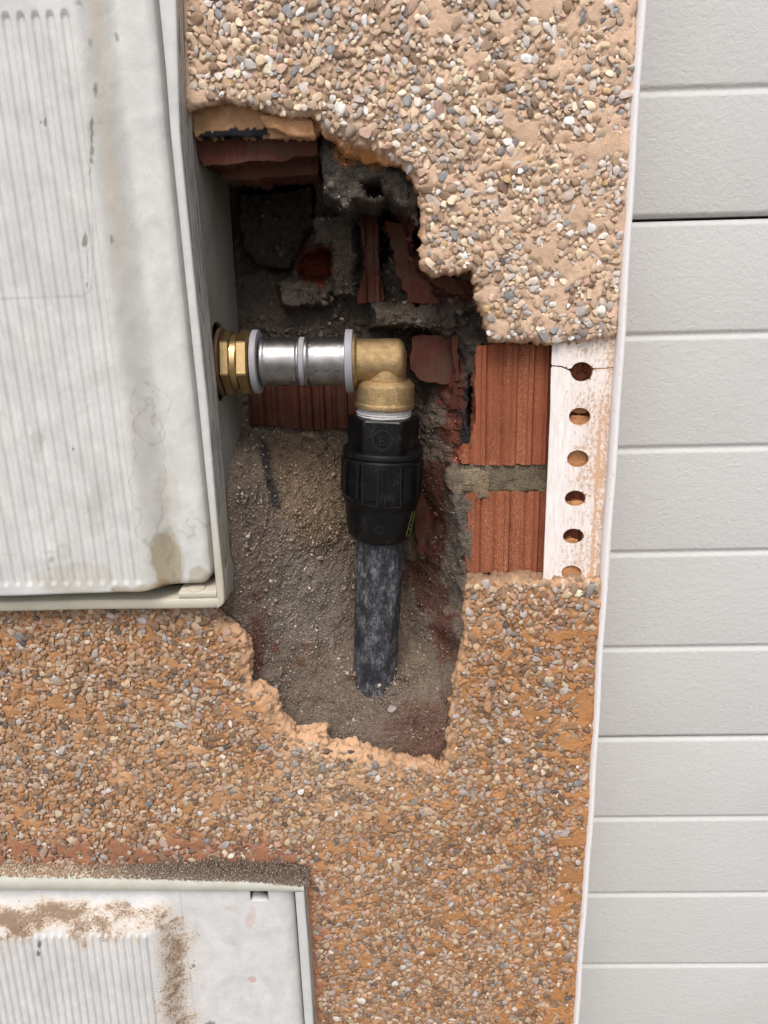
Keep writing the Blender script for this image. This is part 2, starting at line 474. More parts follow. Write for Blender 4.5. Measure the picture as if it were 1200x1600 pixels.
def mat_dusty(name, base, rough, var, bump, amt, dustc):
    n = N(name)
    col = n.mix(n.ramp(n.noise(260, 5, .7), [(.3, 0.), (.7, 1.)]), np.asarray(base) * (1 - var), np.asarray(base) * (1 + var))
    f = n.ramp(n.math('ADD', n.math('MULTIPLY', n.noise(900, 6, .8), .6), n.math('MULTIPLY', n.noise(90, 4, .6), .4)), [(.50, .04), (.56, .25 * amt), (.64, amt)])
    n.color(n.mix(f, col, dustc)); n.link(n.math('SUBTRACT', 1., f), n.b.inputs['Metallic'])
    n.rough(n.ramp(f, [(0, rough), (1, .85)])).bump((n.noise(bump[0], 4, .65), bump[1], bump[2]), (n.noise(60, 3, .5), .15, .001)); return n.m
M_brass = mat_dusty('cast_brass', np.array([.44, .31, .155]), .44, .28, (1300, .8, .0008), .55, srgb(150, 122, 86))
M_brassn = mat_dusty('machined_brass', np.array([.50, .36, .17]), .30, .12, (700, .2, .0005), .45, srgb(140, 114, 84))
def mat_steel():
    n = N('brushed_steel')
    b = n.noise(500, 4, .7, n.mapped((9, .8, .8)))
    c = n.mix(n.ramp(n.noise(130, 4, .6), [(.35, 0.), (.7, 1.)]), (.22, .215, .21), (.40, .39, .385))
    n.color(c).metal().rough(n.ramp(b, [(.3, .28), (.7, .46)])).bump((b, .14, .0004), (n.noise(90, 3, .5), .12, .0012)); return n.m
M_steel = mat_steel()
M_ring = mat_plain('milky_plastic', srgb(150, 148, 152), .45, 0, .4, .05)
def mat_black():
    n = N('black_plastic')
    sc = n.ramp(n.math('ADD', n.math('MULTIPLY', n.noise(800, 6, .85, n.mapped((1, 1, .5))), .6), n.math('MULTIPLY', n.noise(90, 4, .6), .4)), [(.53, .0), (.60, .18), (.68, .6)])
    n.color(n.mix(sc, srgb(9, 9, 10), srgb(82, 78, 74))).rough(n.ramp(n.noise(100, 4, .6), [(.3, .30), (.7, .46)])).spec(.28).bump((n.noise(500, 4, .6), .10, .0005)); return n.m
M_black = mat_black()
M_scuff = mat_plain('scuffed_plastic', srgb(38, 37, 36), .6, 0, .4, .5)
def mat_pipe():
    n = N('dusty_pipe')
    a = n.noise(650, 8, .85, n.mapped((1, 1, .6)), .6); s = n.noise(120, 6, .7, n.mapped((1, 1, .5)))
    f = n.ramp(n.math('ADD', n.math('MULTIPLY', a, .5), n.math('MULTIPLY', s, .5)), [(.46, .02), (.515, .12), (.565, .38), (.64, .85)])
    c = n.mix(f, srgb(22, 24, 32), srgb(158, 158, 160))
    n.color(c).rough(.62).spec(.35).bump((a, .25, .0008)); return n.m
M_pipe = mat_pipe()
M_tape = mat_plain('thread_tape', srgb(196, 192, 190), .6, 0, .4, .12, (900, .8, .0008))
M_yellow = mat_plain('yellow_print', srgb(96, 104, 34), .6)
M_white = mat_plain('white_print', srgb(120, 116, 116), .6)
M_rust = mat_plain('dirty_plastic_bush', srgb(92, 70, 52), .7, 0, .3, .3)

# ================================================================== LARGE STRUCTURE
def mat_ground():
    n = N('pavement'); n.color(n.mix(n.noise(6, 5, .6), srgb(112, 108, 102), srgb(130, 126, 120))).rough(.9).bump((n.noise(90, 4, .6), .3, .004)); return n.m
g = mk('ground', [(-150, -150, -1.25), (150, -150, -1.25), (150, 150, -1.25), (-150, 150, -1.25)], np.array([[0, 1, 2, 3]]), mat_ground(), kind='structure')

# ---- survey of the hole in the render coat: (u, v, width of the bare broken lip)
HOLE = [(262,172,2),(290,172,2),(300,172,4),(334,164,4),(349,157,4),(384,161,6),(405,172,8),(438,179,8),(476,179,10),(499,190,14),(501,206,18),
 (523,220,26),(536,236,34),(560,243,34),(580,250,34),(602,251,24),(626,257,12),
 (643,275,14),(655,300,14),(658,327,12),(659,373,14),(658,417,16),(678,434,10),(713,427,8),(738,423,8),(745,448,12),(744,469,10),(753,494,8),
 (759,515,8),(765,534,8),(775,539,8),(800,534,8),(860,538,8),(900,534,8),(940,531,6),(966,527,6),(1060,527,0),(1060,905,0),(937,904,3),(900,905,9),
 (850,906,9),(800,906,11),(745,907,11),(727,914,12),(726,972,8),(727,1000,9),(722,1032,11),(713,1056,11),(708,1096,13),(706,1144,12),(697,1193,7),
 (684,1205,5),(660,1199,6),(612,1192,9),(580,1183,18),(548,1175,20),(512,1168,22),(508,1142,25),(476,1153,28),(460,1150,28),(440,1130,25),
 (428,1102,25),(408,1082,24),(394,1080,24),(388,1062,20),(385,1004,20),(372,996,20),(348,976,20),(338,958,18),(325,945,4),(262,940,0)]
HR = ragged(HOLE, 2.5, 2.0, 16, 3)
HR[:, 0] += rng.normal(0, .75, len(HR)); HR[:, 1] += rng.normal(0, .75, len(HR))
BORDER = [(1004,-150),(995,0),(993,100),(987,200),(980,280),(977,350),(970,450),(962,525),(941,900),(935,1000),(927,1145),(920,1272),(909,1425),(901,1512),(897,1596),(886,1750)]
BR = ragged(BORDER, 4, 1.8, 9, 8, closed=False)
BRp = np.concatenate([BR, [(1400, 1750), (1400, -150)]])
def to_w(arr, y=0.):
    w = Parr(arr[:, :2], y); return np.stack([w[:, 0], w[:, 2]], 1)
HW = to_w(HR); BW = to_w(BRp)
# frame edge surveys (front faces, 12 mm proud)
YF = -0.012
FR_OUT = [(268,-120),(275,0),(281,206),(290,300),(303,430),(325,640),(340,820),(349,905),(352,960)]
FR_IN = [(240,-120),(248,0),(259,112),(266,206),(275.6,300),(293,470),(311,640),(329,820),(338,928),(339,960)]
F2_OUT = [(474,1392),(482,1480),(490,1600),(503,1760)]
fo = Parr(FR_OUT, YF); fi = Parr(FR_IN, YF)
def Xout(z): return np.interp(-z, -fo[:, 2], fo[:, 0])
def Xin(z): return np.interp(-z, -fi[:, 2], fi[:, 0])
ZB = P(170, 953, YF)[2]           # bottom edge of upper frame
Z2 = P(240, 1370, YF)[2]          # top edge of lower frame
X2 = P(482, 1480, YF)[0] + .0015
def in_wall(x, z):
    r = ~inside(x, z, HW) & ~inside(x, z, BW)
    r &= ~((x < Xout(z) - .005) & (z > ZB + .004))
    r &= ~((x < X2 - .005) & (z < Z2 - .004))
    return r
WB = (P(-130, 800)[0], P(1010, 0)[0] + .003, P(600, 1740)[2], P(600, -140)[2])
wall = thing('masonry_wall', 'pebble-dashed brick wall with a ragged hole broken open around the pipe', 'wall')

def bandinfo(x, z):
    """distance to the hole outline and lip width there, both in metres"""
    d = np.full(x.shape, 1.); w = np.zeros(x.shape)
    lo = HW.min(0) - .03; hi = HW.max(0) + .03
    m = (x > lo[0]) & (x < hi[0]) & (z > lo[1]) & (z < hi[1])
    if m.any():
        dd, _, _, t = near(x[m], z[m], HW[::2]); k = (np.round(t * 2).astype(int)) % len(HR)
        d[m] = dd; w[m] = HR[k, 2] * .00034
    return d, w
def bare(x, z):
    """0..1 where the top coat was smeared smooth and shows no stones"""
    uv = proj(np.stack([x, np.zeros_like(x), z], 1))
    n = fbm(x * 1000, z * 1000, 6.5, 3, 41) * 1.0 + fbm(x * 1000, z * 1000, 45., 2, 44) * .30
    right = smooth(640, 900, uv[:, 0]) * (1 - smooth(560, 640, uv[:, 1])) * .24
    low = smooth(900, 960, uv[:, 1]) * .02 + smooth(1270, 1330, uv[:, 1]) * (1 - smooth(430, 500, uv[:, 0])) * .18
    edge = smooth(880, 915, uv[:, 0] + (uv[:, 1] - 900) * .062) * smooth(880, 920, uv[:, 1]) * .30
    return smooth(.26, .31, n + right + low + edge - .05)
def front_wall(x, z, ref=False):
    d, w = bandinfo(x, z)
    y = fbm(x * 1000, z * 1000, 60., 3, 2) * .0016 + fbm(x * 1000, z * 1000, 6., 3, 9) * .0005
    y = y - .0004 * bare(x, z) + (0 if ref else .0010) * (1 - bare(x, z))
    lip = np.where(w > 0, np.clip(1 - d / np.maximum(w, 1e-5), 0, 1), 0)
    amp = np.clip(w / .0004 / 26, .15, 1.5) * .0085
    y = y + lip * amp * .9 + lip ** .5 * (facet(x * 1000, z * 1000, 5., 21) * .0026 + facet(x * 1000 + 9, z * 1000, 2.4, 25) * .0009) + lip ** .5 * .0008
    return y
C_UP = srgb(212, 181, 154); C_LO = srgb(178, 132, 92); C_LIP = srgb(206, 168, 134); C_RED = srgb(156, 108, 86); C_LOR = srgb(180, 130, 86)
def tone(uv, x, z):
    t = smooth(760, 1010, uv[:, 1] + fbm(x * 1000, z * 1000, 40., 3, 61) * 50)[:, None]
    c = C_UP * (1 - t) + (C_LO * (1 - smooth(640, 760, uv[:, 0])[:, None]) + C_LOR * smooth(640, 760, uv[:, 0])[:, None]) * t
    pale = (np.exp(-((uv[:, 0] - 430) / 260) ** 2 - ((uv[:, 1] - 1190) / 90) ** 2) * smooth(-.4, .3, fbm(x * 1000, z * 1000, 30., 3, 64)) * .75)[:, None]
    c = c * (1 - pale) + srgb(212, 176, 138) * pale
    r = (smooth(1290, 1330, uv[:, 1]) * (1 - smooth(430, 520, uv[:, 0])))[:, None] * .8
    r = np.maximum(r, (smooth(1360, 1390, uv[:, 1]) * (1 - smooth(500, 530, uv[:, 0])))[:, None] * .6)
    return c * (1 - r) + C_RED * r
def col_wall(V):
    x, z = V[:, 0], V[:, 2]; uv = proj(V)
    c = tone(uv, x, z)
    d, w = bandinfo(x, z)
    l = (np.clip(1.15 - d / np.maximum(w, 1e-5), 0, 1) * (w > 0))[:, None]
    l = np.clip(l * 1.6, 0, 1) * smooth(600, 900, uv[:, 1])[:, None]
    up = smooth(600, 900, uv[:, 1])[:, None]
    c = c * (1 - l * .75) + C_LIP * l * .75
    # raw inner coat, more orange, shows on the broken faces
    k = smooth(.002, .009, V[:, 1])[:, None] * (1 - up)
    c = c * (1 - k) + srgb(176, 122, 78) * k
    g_ = ((uv[:, 0] > 722) & (uv[:, 1] > 880) & (uv[:, 1] < 925)) * smooth(.0012, .0045, V[:, 1] + .001 * fbm(x * 1000, z * 1000, 8., 3, 5)) * .7
    c = c * (1 - g_[:, None]) + srgb(128, 102, 80) * g_[:, None]
    c = c * (1 + .22 * fbm(x * 1000, z * 1000, 24., 5, 71))[:, None]
    return c
coat = slab('render_coat', in_wall, [HW, BW], WB, .0011, front_wall, .0150, M_mortar, wall, col_wall, rings=7, rough=.0016)

# ---- pebbles
def ico(sub):
    import bmesh
    bm = bmesh.new(); bmesh.ops.create_icosphere(bm, subdivisions=sub, radius=1)
    v = np.array([p.co[:] for p in bm.verts]); f = np.array([[q.index for q in p.verts] for p in bm.faces]); bm.free(); return v, f
IV, IF = ico(2)
def proto(k, cuts=9):
    r = np.random.default_rng(100 + k); v = IV.copy()
    for _ in range(cuts):
        d = r.normal(size=3); d /= np.linalg.norm(d); h = r.uniform(.42, .80)
        s = v @ d; m = s > h; v[m] -= np.outer(s[m] - h, d) * .98
    h = r.uniform(.38, .62); d = np.array([r.normal() * .10, -1, r.normal() * .10]); d /= np.linalg.norm(d)
    s = v @ d; m = s > h; v[m] -= np.outer(s[m] - h, d) * .96
    v += r.normal(size=v.shape) * .018
    v /= np.abs(v).max(0)
    return v
NP = 26
PROT = [proto(k, 5 + k % 8) for k in range(NP)]
fr = IF[(PROT[0][IF][:, :, 1].mean(1) < .45)]      # drop the buried back side
def stone_color(n, uv, x, z, r):
    pal = np.array([srgb(206, 182, 150), srgb(188, 160, 130), srgb(150, 124, 98), srgb(128, 102, 80), srgb(172, 164, 156), srgb(196, 190, 184),
                    srgb(228, 221, 212), srgb(132, 136, 138), srgb(104, 98, 94), srgb(196, 158, 104), srgb(196, 158, 138), srgb(226, 208, 176)])
    p_up = np.array([22, 19, 13, 7, 14, 10, 6, 5, 2, 2, 7, 8.]); p_lo = np.array([15, 20, 20, 12, 11, 5, 3, 3, 4, 2, 8, 5.])
    lo = smooth(880, 980, uv[:, 1]); c = np.zeros((n, 3))
    iu = r.choice(12, n, p=p_up / p_up.sum()); il = r.choice(12, n, p=p_lo / p_lo.sum())
    s = r.random(n) < lo
    c = np.where(s[:, None], pal[il] * .80, pal[iu] * 1.12)
    c *= r.uniform(.82, 1.12, n)[:, None]
    pal_m = c.mean(1, keepdims=True); c = pal_m + (c - pal_m) * .86
    f = (r.random(n) ** 1.7 * (.5 + .36 * lo))[:, None]
    c = c * (1 - f) + tone(uv, x, z) * .95 * f
    return np.clip(c, .01, .80)
def scatter():
    x0, x1, z0, z1 = WB; cell = .0045; grid = {}
    pts = []
    sizes = []
    for (lo, hi, n) in ((.0031, .0039, 900), (.0024, .0031, 6500), (.0018, .0025, 34000), (.0013, .0018, 60000), (.0009, .0013, 70000)):
        sizes.append((rng.uniform(lo, hi, n)))
    allr = np.concatenate(sizes); n = len(allr)
    X = rng.uniform(x0, x1, n); Z = rng.uniform(z0, z1, n)
    ok = in_wall(X, Z)
    X, Z, allr = X[ok], Z[ok], allr[ok]
    b = bare(X, Z); d, w = bandinfo(X, Z); dB = near(X, Z, BW[:len(BR)], False)[0]
    keep = (rng.random(len(X)) > b * .985) & (d > np.maximum(w * np.where(rng.random(len(X)) < .3, .45, .85), allr * .6)) & (dB > allr * .6 + .0012)
    keep &= ~((X < Xout(Z) + allr * .8 + .0015) & (Z > ZB - allr * .6))
    keep &= ~((X < X2 + .001 + allr * .7) & (Z < Z2 + .001))
    X, Z, allr = X[keep], Z[keep], allr[keep]
    sel = []
    for i in range(len(X)):
        x, z, r = X[i], Z[i], allr[i]; cx, cz = int(x / cell), int(z / cell); bad = False
        for a in (-2, -1, 0, 1, 2):
            for c_ in (-2, -1, 0, 1, 2):
                g_ = grid.get((cx + a, cz + c_))
                if g_:
                    for (X_, Z_, R_) in g_:
                        q = (r + R_) * .68
                        if (x - X_) ** 2 + (z - Z_) ** 2 < q * q: bad = True; break
                if bad: break
            if bad: break
        if not bad:
            grid.setdefault((cx, cz), []).append((x, z, r)); sel.append(i)
    return X[sel], Z[sel], allr[sel]
SX, SZ, SR = scatter()
ns = len(SX)
print('pebbles', ns)
def rotm(rx, ry, rz):
    cx, sx, cy, sy, cz, sz = np.cos(rx), np.sin(rx), np.cos(ry), np.sin(ry), np.cos(rz), np.sin(rz)
    n = len(rx); R = np.zeros((n, 3, 3))
    # R = Ry(ry: spin in the wall plane) * Rx * Rz tilts
    Rx = np.zeros((n, 3, 3)); Rx[:, 0, 0] = 1; Rx[:, 1, 1] = cx; Rx[:, 1, 2] = -sx; Rx[:, 2, 1] = sx; Rx[:, 2, 2] = cx
    Ry = np.zeros((n, 3, 3)); Ry[:, 1, 1] = 1; Ry[:, 0, 0] = cy; Ry[:, 0, 2] = sy; Ry[:, 2, 0] = -sy; Ry[:, 2, 2] = cy
    Rz = np.zeros((n, 3, 3)); Rz[:, 2, 2] = 1; Rz[:, 0, 0] = cz; Rz[:, 0, 1] = -sz; Rz[:, 1, 0] = sz; Rz[:, 1, 1] = cz
    return Ry @ Rx @ Rz
asp = rng.uniform(.55, .98, ns)
SA = SR / np.sqrt(asp) * 1.10; SB = SA * asp; SC = SR * rng.uniform(.5, .85, ns)
FLAT = np.array([-p[:, 1].min() for p in PROT])
SY = front_wall(SX, SZ, True) + SC * .66 - rng.uniform(.0000, .0009, ns) - SR * .08
ROT = rotm(rng.normal(0, .17, ns), rng.uniform(0, 2 * np.pi, ns), rng.normal(0, .17, ns))
SUV = proj(np.stack([SX, SY, SZ], 1))
SCOL = stone_color(ns, SUV, SX, SZ, rng)
SK = rng.integers(0, NP, ns)
vis = (SUV[:, 0] > 0) & (SUV[:, 0] < 1200) & (SUV[:, 1] > 0) & (SUV[:, 1] < 1600)
order = np.argsort(-(SR * vis)); big = order[:295]; rest = np.ones(ns, bool); rest[big] = False
pm = []
for k in range(NP):
    me = bpy.data.meshes.new('pebble'); me.from_pydata(PROT[k].tolist(), [], fr.tolist()); me.materials.append(M_stone_o)
    me.polygons.foreach_set('use_smooth', np.ones(len(me.polygons), bool)); me.set_sharp_from_angle(angle=.75); pm.append(me)
for i in big:
    o = bpy.data.objects.new('pebble', pm[SK[i]]); C.objects.link(o); o.parent = coat
    S = ROT[i] @ np.diag([SA[i], SC[i], SB[i]])
    o.matrix_basis = Matrix([list(S[0]) + [SX[i]], list(S[1]) + [SY[i]], list(S[2]) + [SZ[i]], [0, 0, 0, 1]])
    o.color = (*[float(c) for c in SCOL[i]], 1)
def join_stones(name, idx, X, Y, Z, R, A3, col, K, mat, parent, faces, prots, kind='stuff', sharp=.75):
    nv = len(prots[0]); idx = np.asarray(idx)
    P_ = np.array(prots)[K[idx]]                       # n, nv, 3
    P_ = P_ * A3[idx][:, None, :]
    P_ = np.einsum('nij,nkj->nki', R[idx], P_) + np.stack([X[idx], Y[idx], Z[idx]], 1)[:, None, :]
    f = (faces[None] + (np.arange(len(idx)) * nv)[:, None, None]).reshape(-1, faces.shape[1])
    return mk(name, P_.reshape(-1, 3), f, mat, parent, np.repeat(col[idx], nv, 0), True, sharp, kind)
join_stones('small_pebbles', np.where(rest)[0], SX, SY, SZ, ROT, np.stack([SA, SC, SB], 1), SCOL, SK, M_stone, coat, fr, PROT)

# ---- the wall beyond the dense area
def mat_far():
    n = N('pebble_dash_far')
    v = n.voro(230); cc = n.t.nodes.new('ShaderNodeTexVoronoi'); n.link(n.coord(), cc.inputs['Vector']); cc.inputs['Scale'].default_value = 230
    hsv = n.ramp(n.math('FRACT', n.math('MULTIPLY', cc.outputs['Color'], 1.)), [(0, srgb(120, 96, 76)), (.3, srgb(180, 155, 126)), (.6, srgb(168, 160, 152)), (1, srgb(226, 214, 196))], 'CONSTANT')
    c = n.mix(n.ramp(v, [(.45, 0.), (.6, 1.)]), hsv, srgb(190, 145, 106))
    n.color(c).rough(.8).bump((n.math('SUBTRACT', 1., v), .8, .004)); return n.m
M_far = mat_far()
XC = P(975, 505, 0)[0]                # outer face of the corner
x0, x1, z0, z1 = WB
box('wall_mass', (-1.4, .0155, z1), (XC - .002, .24, 1.2), M_far, wall)
box('wall_mass', (-1.4, .0, z1 - .0), (XC - .002, .0150, 1.2), M_far, wall)
box('wall_mass', (-1.4, 0, -1.25), (XC - .002, .24, z0), M_far, wall)
box('wall_mass', (-.4405, .0005, Z2 - .004), (x0, .24, ZB + .004), M_far, wall)
box('wall_mass', (-1.4, 0, z0), (-.4405, .24, z1), M_far, wall)

# ---- cavity: rough mortar and packed sand behind the coat
CP = [(345,975,16),(385,1010,17),(440,1000,36),(500,1000,48),(550,1000,62),(640,1000,70),(690,1000,50),(718,1000,17),
 (405,1090,19),(440,1100,27),(500,1100,36),(544,1054,41),(636,1058,41),(560,1068,31),(618,1070,31),(590,1076,21.5),(590,1096,18.5),(590,1050,52),(550,1090,22),(632,1092,22),(690,1090,26),(710,1100,16),
 (430,1135,17),(480,1155,17),(540,1172,17),(600,1188,17),(660,1197,17),(692,1192,17),(560,1130,18.5),(620,1140,18),(670,1130,20),
 (352,930,11),(362,850,11),(356,780,12),(366,720,40),(380,680,78),(395,665,95),(430,700,80),(420,760,50),(420,850,36),(430,930,37),
 (480,700,86),(480,760,70),(490,850,62),(490,930,55),(530,700,90),(530,780,85),(530,860,80),(540,940,70),(590,700,92),(590,850,90),(600,950,80),
 (650,700,85),(650,800,88),(650,900,84),(675,700,66),(672,800,76),(700,800,34),(712,780,20),(722,850,16),(722,920,16),(690,900,52),(703,960,34),
 (700,700,40),(722,700,24),(700,650,48),(742,650,18),(748,580,20),(722,560,48),(680,620,60),(650,620,76),(620,600,88),
 (700,500,50),(760,525,16),(742,500,26),(650,500,78),(600,490,88),(500,490,98),(400,490,100),(380,560,99),(450,560,99),(550,560,95),
 (400,640,97),(480,640,96),(400,330,120),(450,330,120),(400,420,114),(480,400,108),(520,400,90),(520,340,88),(540,440,88),(600,440,88),
 (640,350,84),(640,440,74),(700,445,42),(740,445,22),(600,345,98),(670,380,30),(330,300,118),(330,420,112),(310,180,30),(400,240,60),(500,150,16),(700,380,16),(780,450,16),(780,600,16),
 (780,1000,16),(760,1150,16),(600,1240,16),(420,1200,16),(330,1020,16),(290,860,14),(290,700,60),(290,500,110),(290,250,60),(640,240,16),(800,800,16)]
CP = np.array(CP, float)
cw = Parr(CP[:, :2], CP[:, 2] / 1000) * 1000          # mm
def tps(p, q, val, lam=.2):
    A = np.hypot(p[:, None, 0] - p[None, :, 0], p[:, None, 1] - p[None, :, 1])
    n = len(p); K = np.zeros((n + 1, n + 1)); K[:n, :n] = -A + np.eye(n) * lam; K[:n, n] = 1; K[n, :n] = 1
    s = np.linalg.solve(K, np.concatenate([val, [0]]))
    out = np.full(len(q), s[n])
    for i in range(n): out += -s[i] * np.hypot(q[:, 0] - p[i, 0], q[:, 1] - p[i, 1])
    return out
XBODY = P(337, 600, .011)[0] - .0012                   # outer face of the cabinet body
XBODY = float(XBODY)
gx = np.arange(XBODY - .03, P(790, 800, .02)[0], .0008); gz = np.arange(P(600, 1245, .016)[2], P(600, 140, .016)[2], .0008)
GX, GZ = np.meshgrid(gx, gz, indexing='ij'); X = GX.ravel(); Z = GZ.ravel()
H = tps(cw[:, [0, 2]], np.stack([X * 1000, Z * 1000], 1), CP[:, 2])
def feat(H, poly, dep, edge, mode='lerp', rough=0, seed=0):
    """raise or sink the region of a surveyed outline to its own depth (mm)"""
    w = Parr(poly, dep / 1000) * 1000; w = w[:, [0, 2]]
    x = X * 1000 + fbm(X * 1000, Z * 1000, 8., 3, seed) * 2.2; z = Z * 1000 + fbm(X * 1000 + 40, Z * 1000, 8., 3, seed + 3) * 2.2
    sel = (x > w[:, 0].min() - edge * 2) & (x < w[:, 0].max() + edge * 2) & (z > w[:, 1].min() - edge * 2) & (z < w[:, 1].max() + edge * 2)
    d = near(x[sel], z[sel], w)[0]; s = np.where(inside(x[sel], z[sel], w), d, -d)
    k = smooth(-edge * .3, edge, s); bulge = np.clip(s / (edge * 4), 0, 1) ** .5
    t = dep - rough * bulge + fbm(x[sel], z[sel], 12., 4, seed + 9) * rough
    H = H.copy(); h = H[sel]
    H[sel] = h * (1 - k) + t * k
    return H
H = H + fbm(X * 1000, Z * 1000, 26., 4, 5) * 2.6 * smooth(15, 26, H)
# hollow on the upper left, with an old mortar slab at its back
H = feat(H, [(366,282),(505,282),(500,350),(470,400),(455,432),(375,432)], 122, 4, rough=1, seed=2)
H = feat(H, [(372,300),(495,290),(488,350),(462,400),(452,428),(400,415),(376,380)], 110, 2, rough=2, seed=5)
H = feat(H, [(470,395),(515,390),(525,420),(505,450),(470,440)], 118, 3, rough=2, seed=6)
# lumps of mortar
H = feat(H, [(480,340),(505,330),(560,340),(560,470),(520,470),(510,430),(515,395),(490,385)], 76, 4, rough=4, seed=8)
H = feat(H, [(420,440),(470,425),(520,440),(520,480),(440,490)], 84, 5, rough=5, seed=12)
H = feat(H, [(575,470),(760,478),(765,530),(700,535),(640,520),(575,520)], 46, 6, rough=4, seed=15)
H = feat(H, [(596,320),(612,320),(614,400),(598,420)], 118, 3, rough=1, seed=18)
H = feat(H, [(628,365),(655,360),(660,410),(645,425)], 70, 3, rough=2, seed=18)
# big blob hanging under the coat
H = feat(H, [(497,200),(520,190),(560,215),(600,225),(645,262),(662,300),(660,335),(640,345),(618,332),(603,316),(588,330),(560,322),(545,345),(520,322),(498,308),(490,240)], 25, 4, rough=6, seed=20)
H = feat(H, [(568,292),(598,290),(603,316),(575,318)], 52, 3, rough=2, seed=23)
H = feat(H, [(622,335),(655,330),(657,350),(648,372),(650,400),(640,395),(632,365)], 40, 3, rough=2, seed=24)
# bare sand shoulder beside the bricks, dark slot in it
H = feat(H, [(728,575),(744,590),(744,690),(735,700),(728,650)], 42, 3, rough=3, seed=27)
H = feat(H, [(703,735),(722,728),(860,728),(860,768),(728,768),(728,900),(718,905),(712,830),(700,770)], 15, 4, rough=1.5, seed=29)
H = feat(H, [(750,536),(880,536),(880,905),(735,900),(735,772),(762,768),(762,727),(750,724)], 32, 1.5, seed=33)
H = H + (facet(X * 1000 + fbm(X * 1000, Z * 1000, 5., 2, 3) * 2, Z * 1000, 9., 61) * 3.4 + facet(X * 1000, Z * 1000 + fbm(X * 1000, Z * 1000, 3., 2, 4) * 1.5, 3.6, 67) * 1.5) * smooth(15, 26, H) * (1 - .6 * smooth(660, 760, proj(np.stack([X, H / 1000, Z], 1))[:, 1]))
H = H + fbm(X * 1000, Z * 1000, 7., 4, 51) * 1.5 * smooth(14, 22, H) + fbm(X * 1000, Z * 1000, 2.6, 2, 52) * .7 + .5
PTS = np.stack([X, np.maximum(H, 15.2) / 1000, Z], 1)
uv = proj(PTS)
GREY = srgb(98, 89, 80); SAND = srgb(134, 119, 105); LGREY = srgb(112, 105, 97); RED = srgb(112, 52, 38); DRED = srgb(88, 46, 38); TAN = srgb(184, 128, 82); SLATE = srgb(50, 51, 56); YGREY = srgb(150, 134, 108)
t = smooth(560, 700, uv[:, 1])[:, None]
col = GREY * (1 - t) + SAND * t
def paint(poly, c, a, edge=6, wob=7, seed=0):
    global col
    p = np.asarray(poly, float)
    s = (uv[:, 0] > p[:, 0].min() - 25) & (uv[:, 0] < p[:, 0].max() + 25) & (uv[:, 1] > p[:, 1].min() - 25) & (uv[:, 1] < p[:, 1].max() + 25)
    x = uv[s, 0] + fbm(uv[s, 0], uv[s, 1], 14., 4, seed) * wob * 2; y = uv[s, 1] + fbm(uv[s, 0] + 70, uv[s, 1], 14., 4, seed + 4) * wob * 2
    d = near(x, y, p)[0]; sd_ = np.where(inside(x, y, p), d, -d)
    k = (smooth(-edge, edge, sd_) * a)[:, None]
    col[s] = col[s] * (1 - k) + c * k
paint([(372,290),(500,285),(470,410),(440,430),(380,420)], srgb(74, 67, 60), .9, seed=1)  # slab at the back of the hollow, its shadow painted in
paint([(470,390),(520,388),(528,425),(500,455),(465,430)], RED, .95, seed=2)
paint([(600,320),(660,330),(665,420),(745,440),(745,475),(640,475),(620,400)], DRED, .9, seed=3)
paint([(690,560),(722,560),(735,640),(742,700),(700,715),(690,640)], RED, .8, wob=10, seed=4)
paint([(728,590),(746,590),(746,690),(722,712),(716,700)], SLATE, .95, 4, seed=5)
paint([(716,700),(744,690),(746,726),(712,726)], srgb(190, 78, 52), .95, 3, seed=6)
paint([(665,715),(700,722),(702,800),(695,870),(672,880),(655,840),(650,760)], DRED, .85, wob=8, seed=7)
paint([(630,880),(690,860),(700,960),(650,960)], DRED, .7, wob=12, seed=8)
paint([(668,960),(715,960),(712,1030),(680,1040)], RED, .55, wob=10, seed=9)
paint([(600,1120),(700,1080),(700,1200),(640,1200)], srgb(112, 62, 48), .45, 20, 12, seed=10)
paint([(396,960),(414,955),(412,1040),(396,1060),(386,1010)], RED, .55, 5, seed=11)
paint([(405,690),(420,692),(438,780),(436,800),(424,790),(410,730)], SLATE, .85, 4, 4, seed=12)  # gouge in the sand: only its shade, painted on as dark colour
paint([(725,726),(860,726),(860,770),(725,770)], YGREY, .8, 4, seed=13)
paint([(415,690),(540,680),(540,840),(470,850),(440,800)], srgb(152, 128, 100), .5, 12, seed=14)
paint([(700,770),(730,770),(732,905),(715,960),(700,900)], LGREY, .7, seed=15)
paint([(440,850),(540,900),(540,1000),(420,1000)], srgb(150, 142, 132), .45, 15, seed=16)
paint([(500,190),(600,210),(660,330),(540,330),(498,300)], LGREY, .8, seed=17)
paint([(636,330),(658,330),(657,362),(645,345)], srgb(190, 180, 178), .8, 3, 5, seed=18)
paint([(520,205),(600,235),(604,262),(580,268),(562,244),(545,268),(528,258)], TAN, .85, 4, 5, seed=19)
for k in range(22):
    cx_, cy_ = rng.uniform(390, 700), rng.uniform(900, 1180); r_k = rng.uniform(2, 6)
    paint([(cx_ - r_k, cy_ - r_k), (cx_ + r_k, cy_ - r_k), (cx_ + r_k, cy_ + r_k), (cx_ - r_k, cy_ + r_k)], RED if k % 3 else YGREY, .6, 3, 3, seed=30 + k)
col = col * (1 + .25 * fbm(X * 1000, Z * 1000, 18., 4, 81))[:, None]
nx, nz = len(gx), len(gz); idx = np.arange(nx * nz).reshape(nx, nz)
q = np.stack([idx[:-1, :-1], idx[1:, :-1], idx[1:, 1:], idx[:-1, 1:]], -1).reshape(-1, 4)
mortar = mk('mortar', PTS, q, M_cav, wall, np.clip(col, .01, .9))
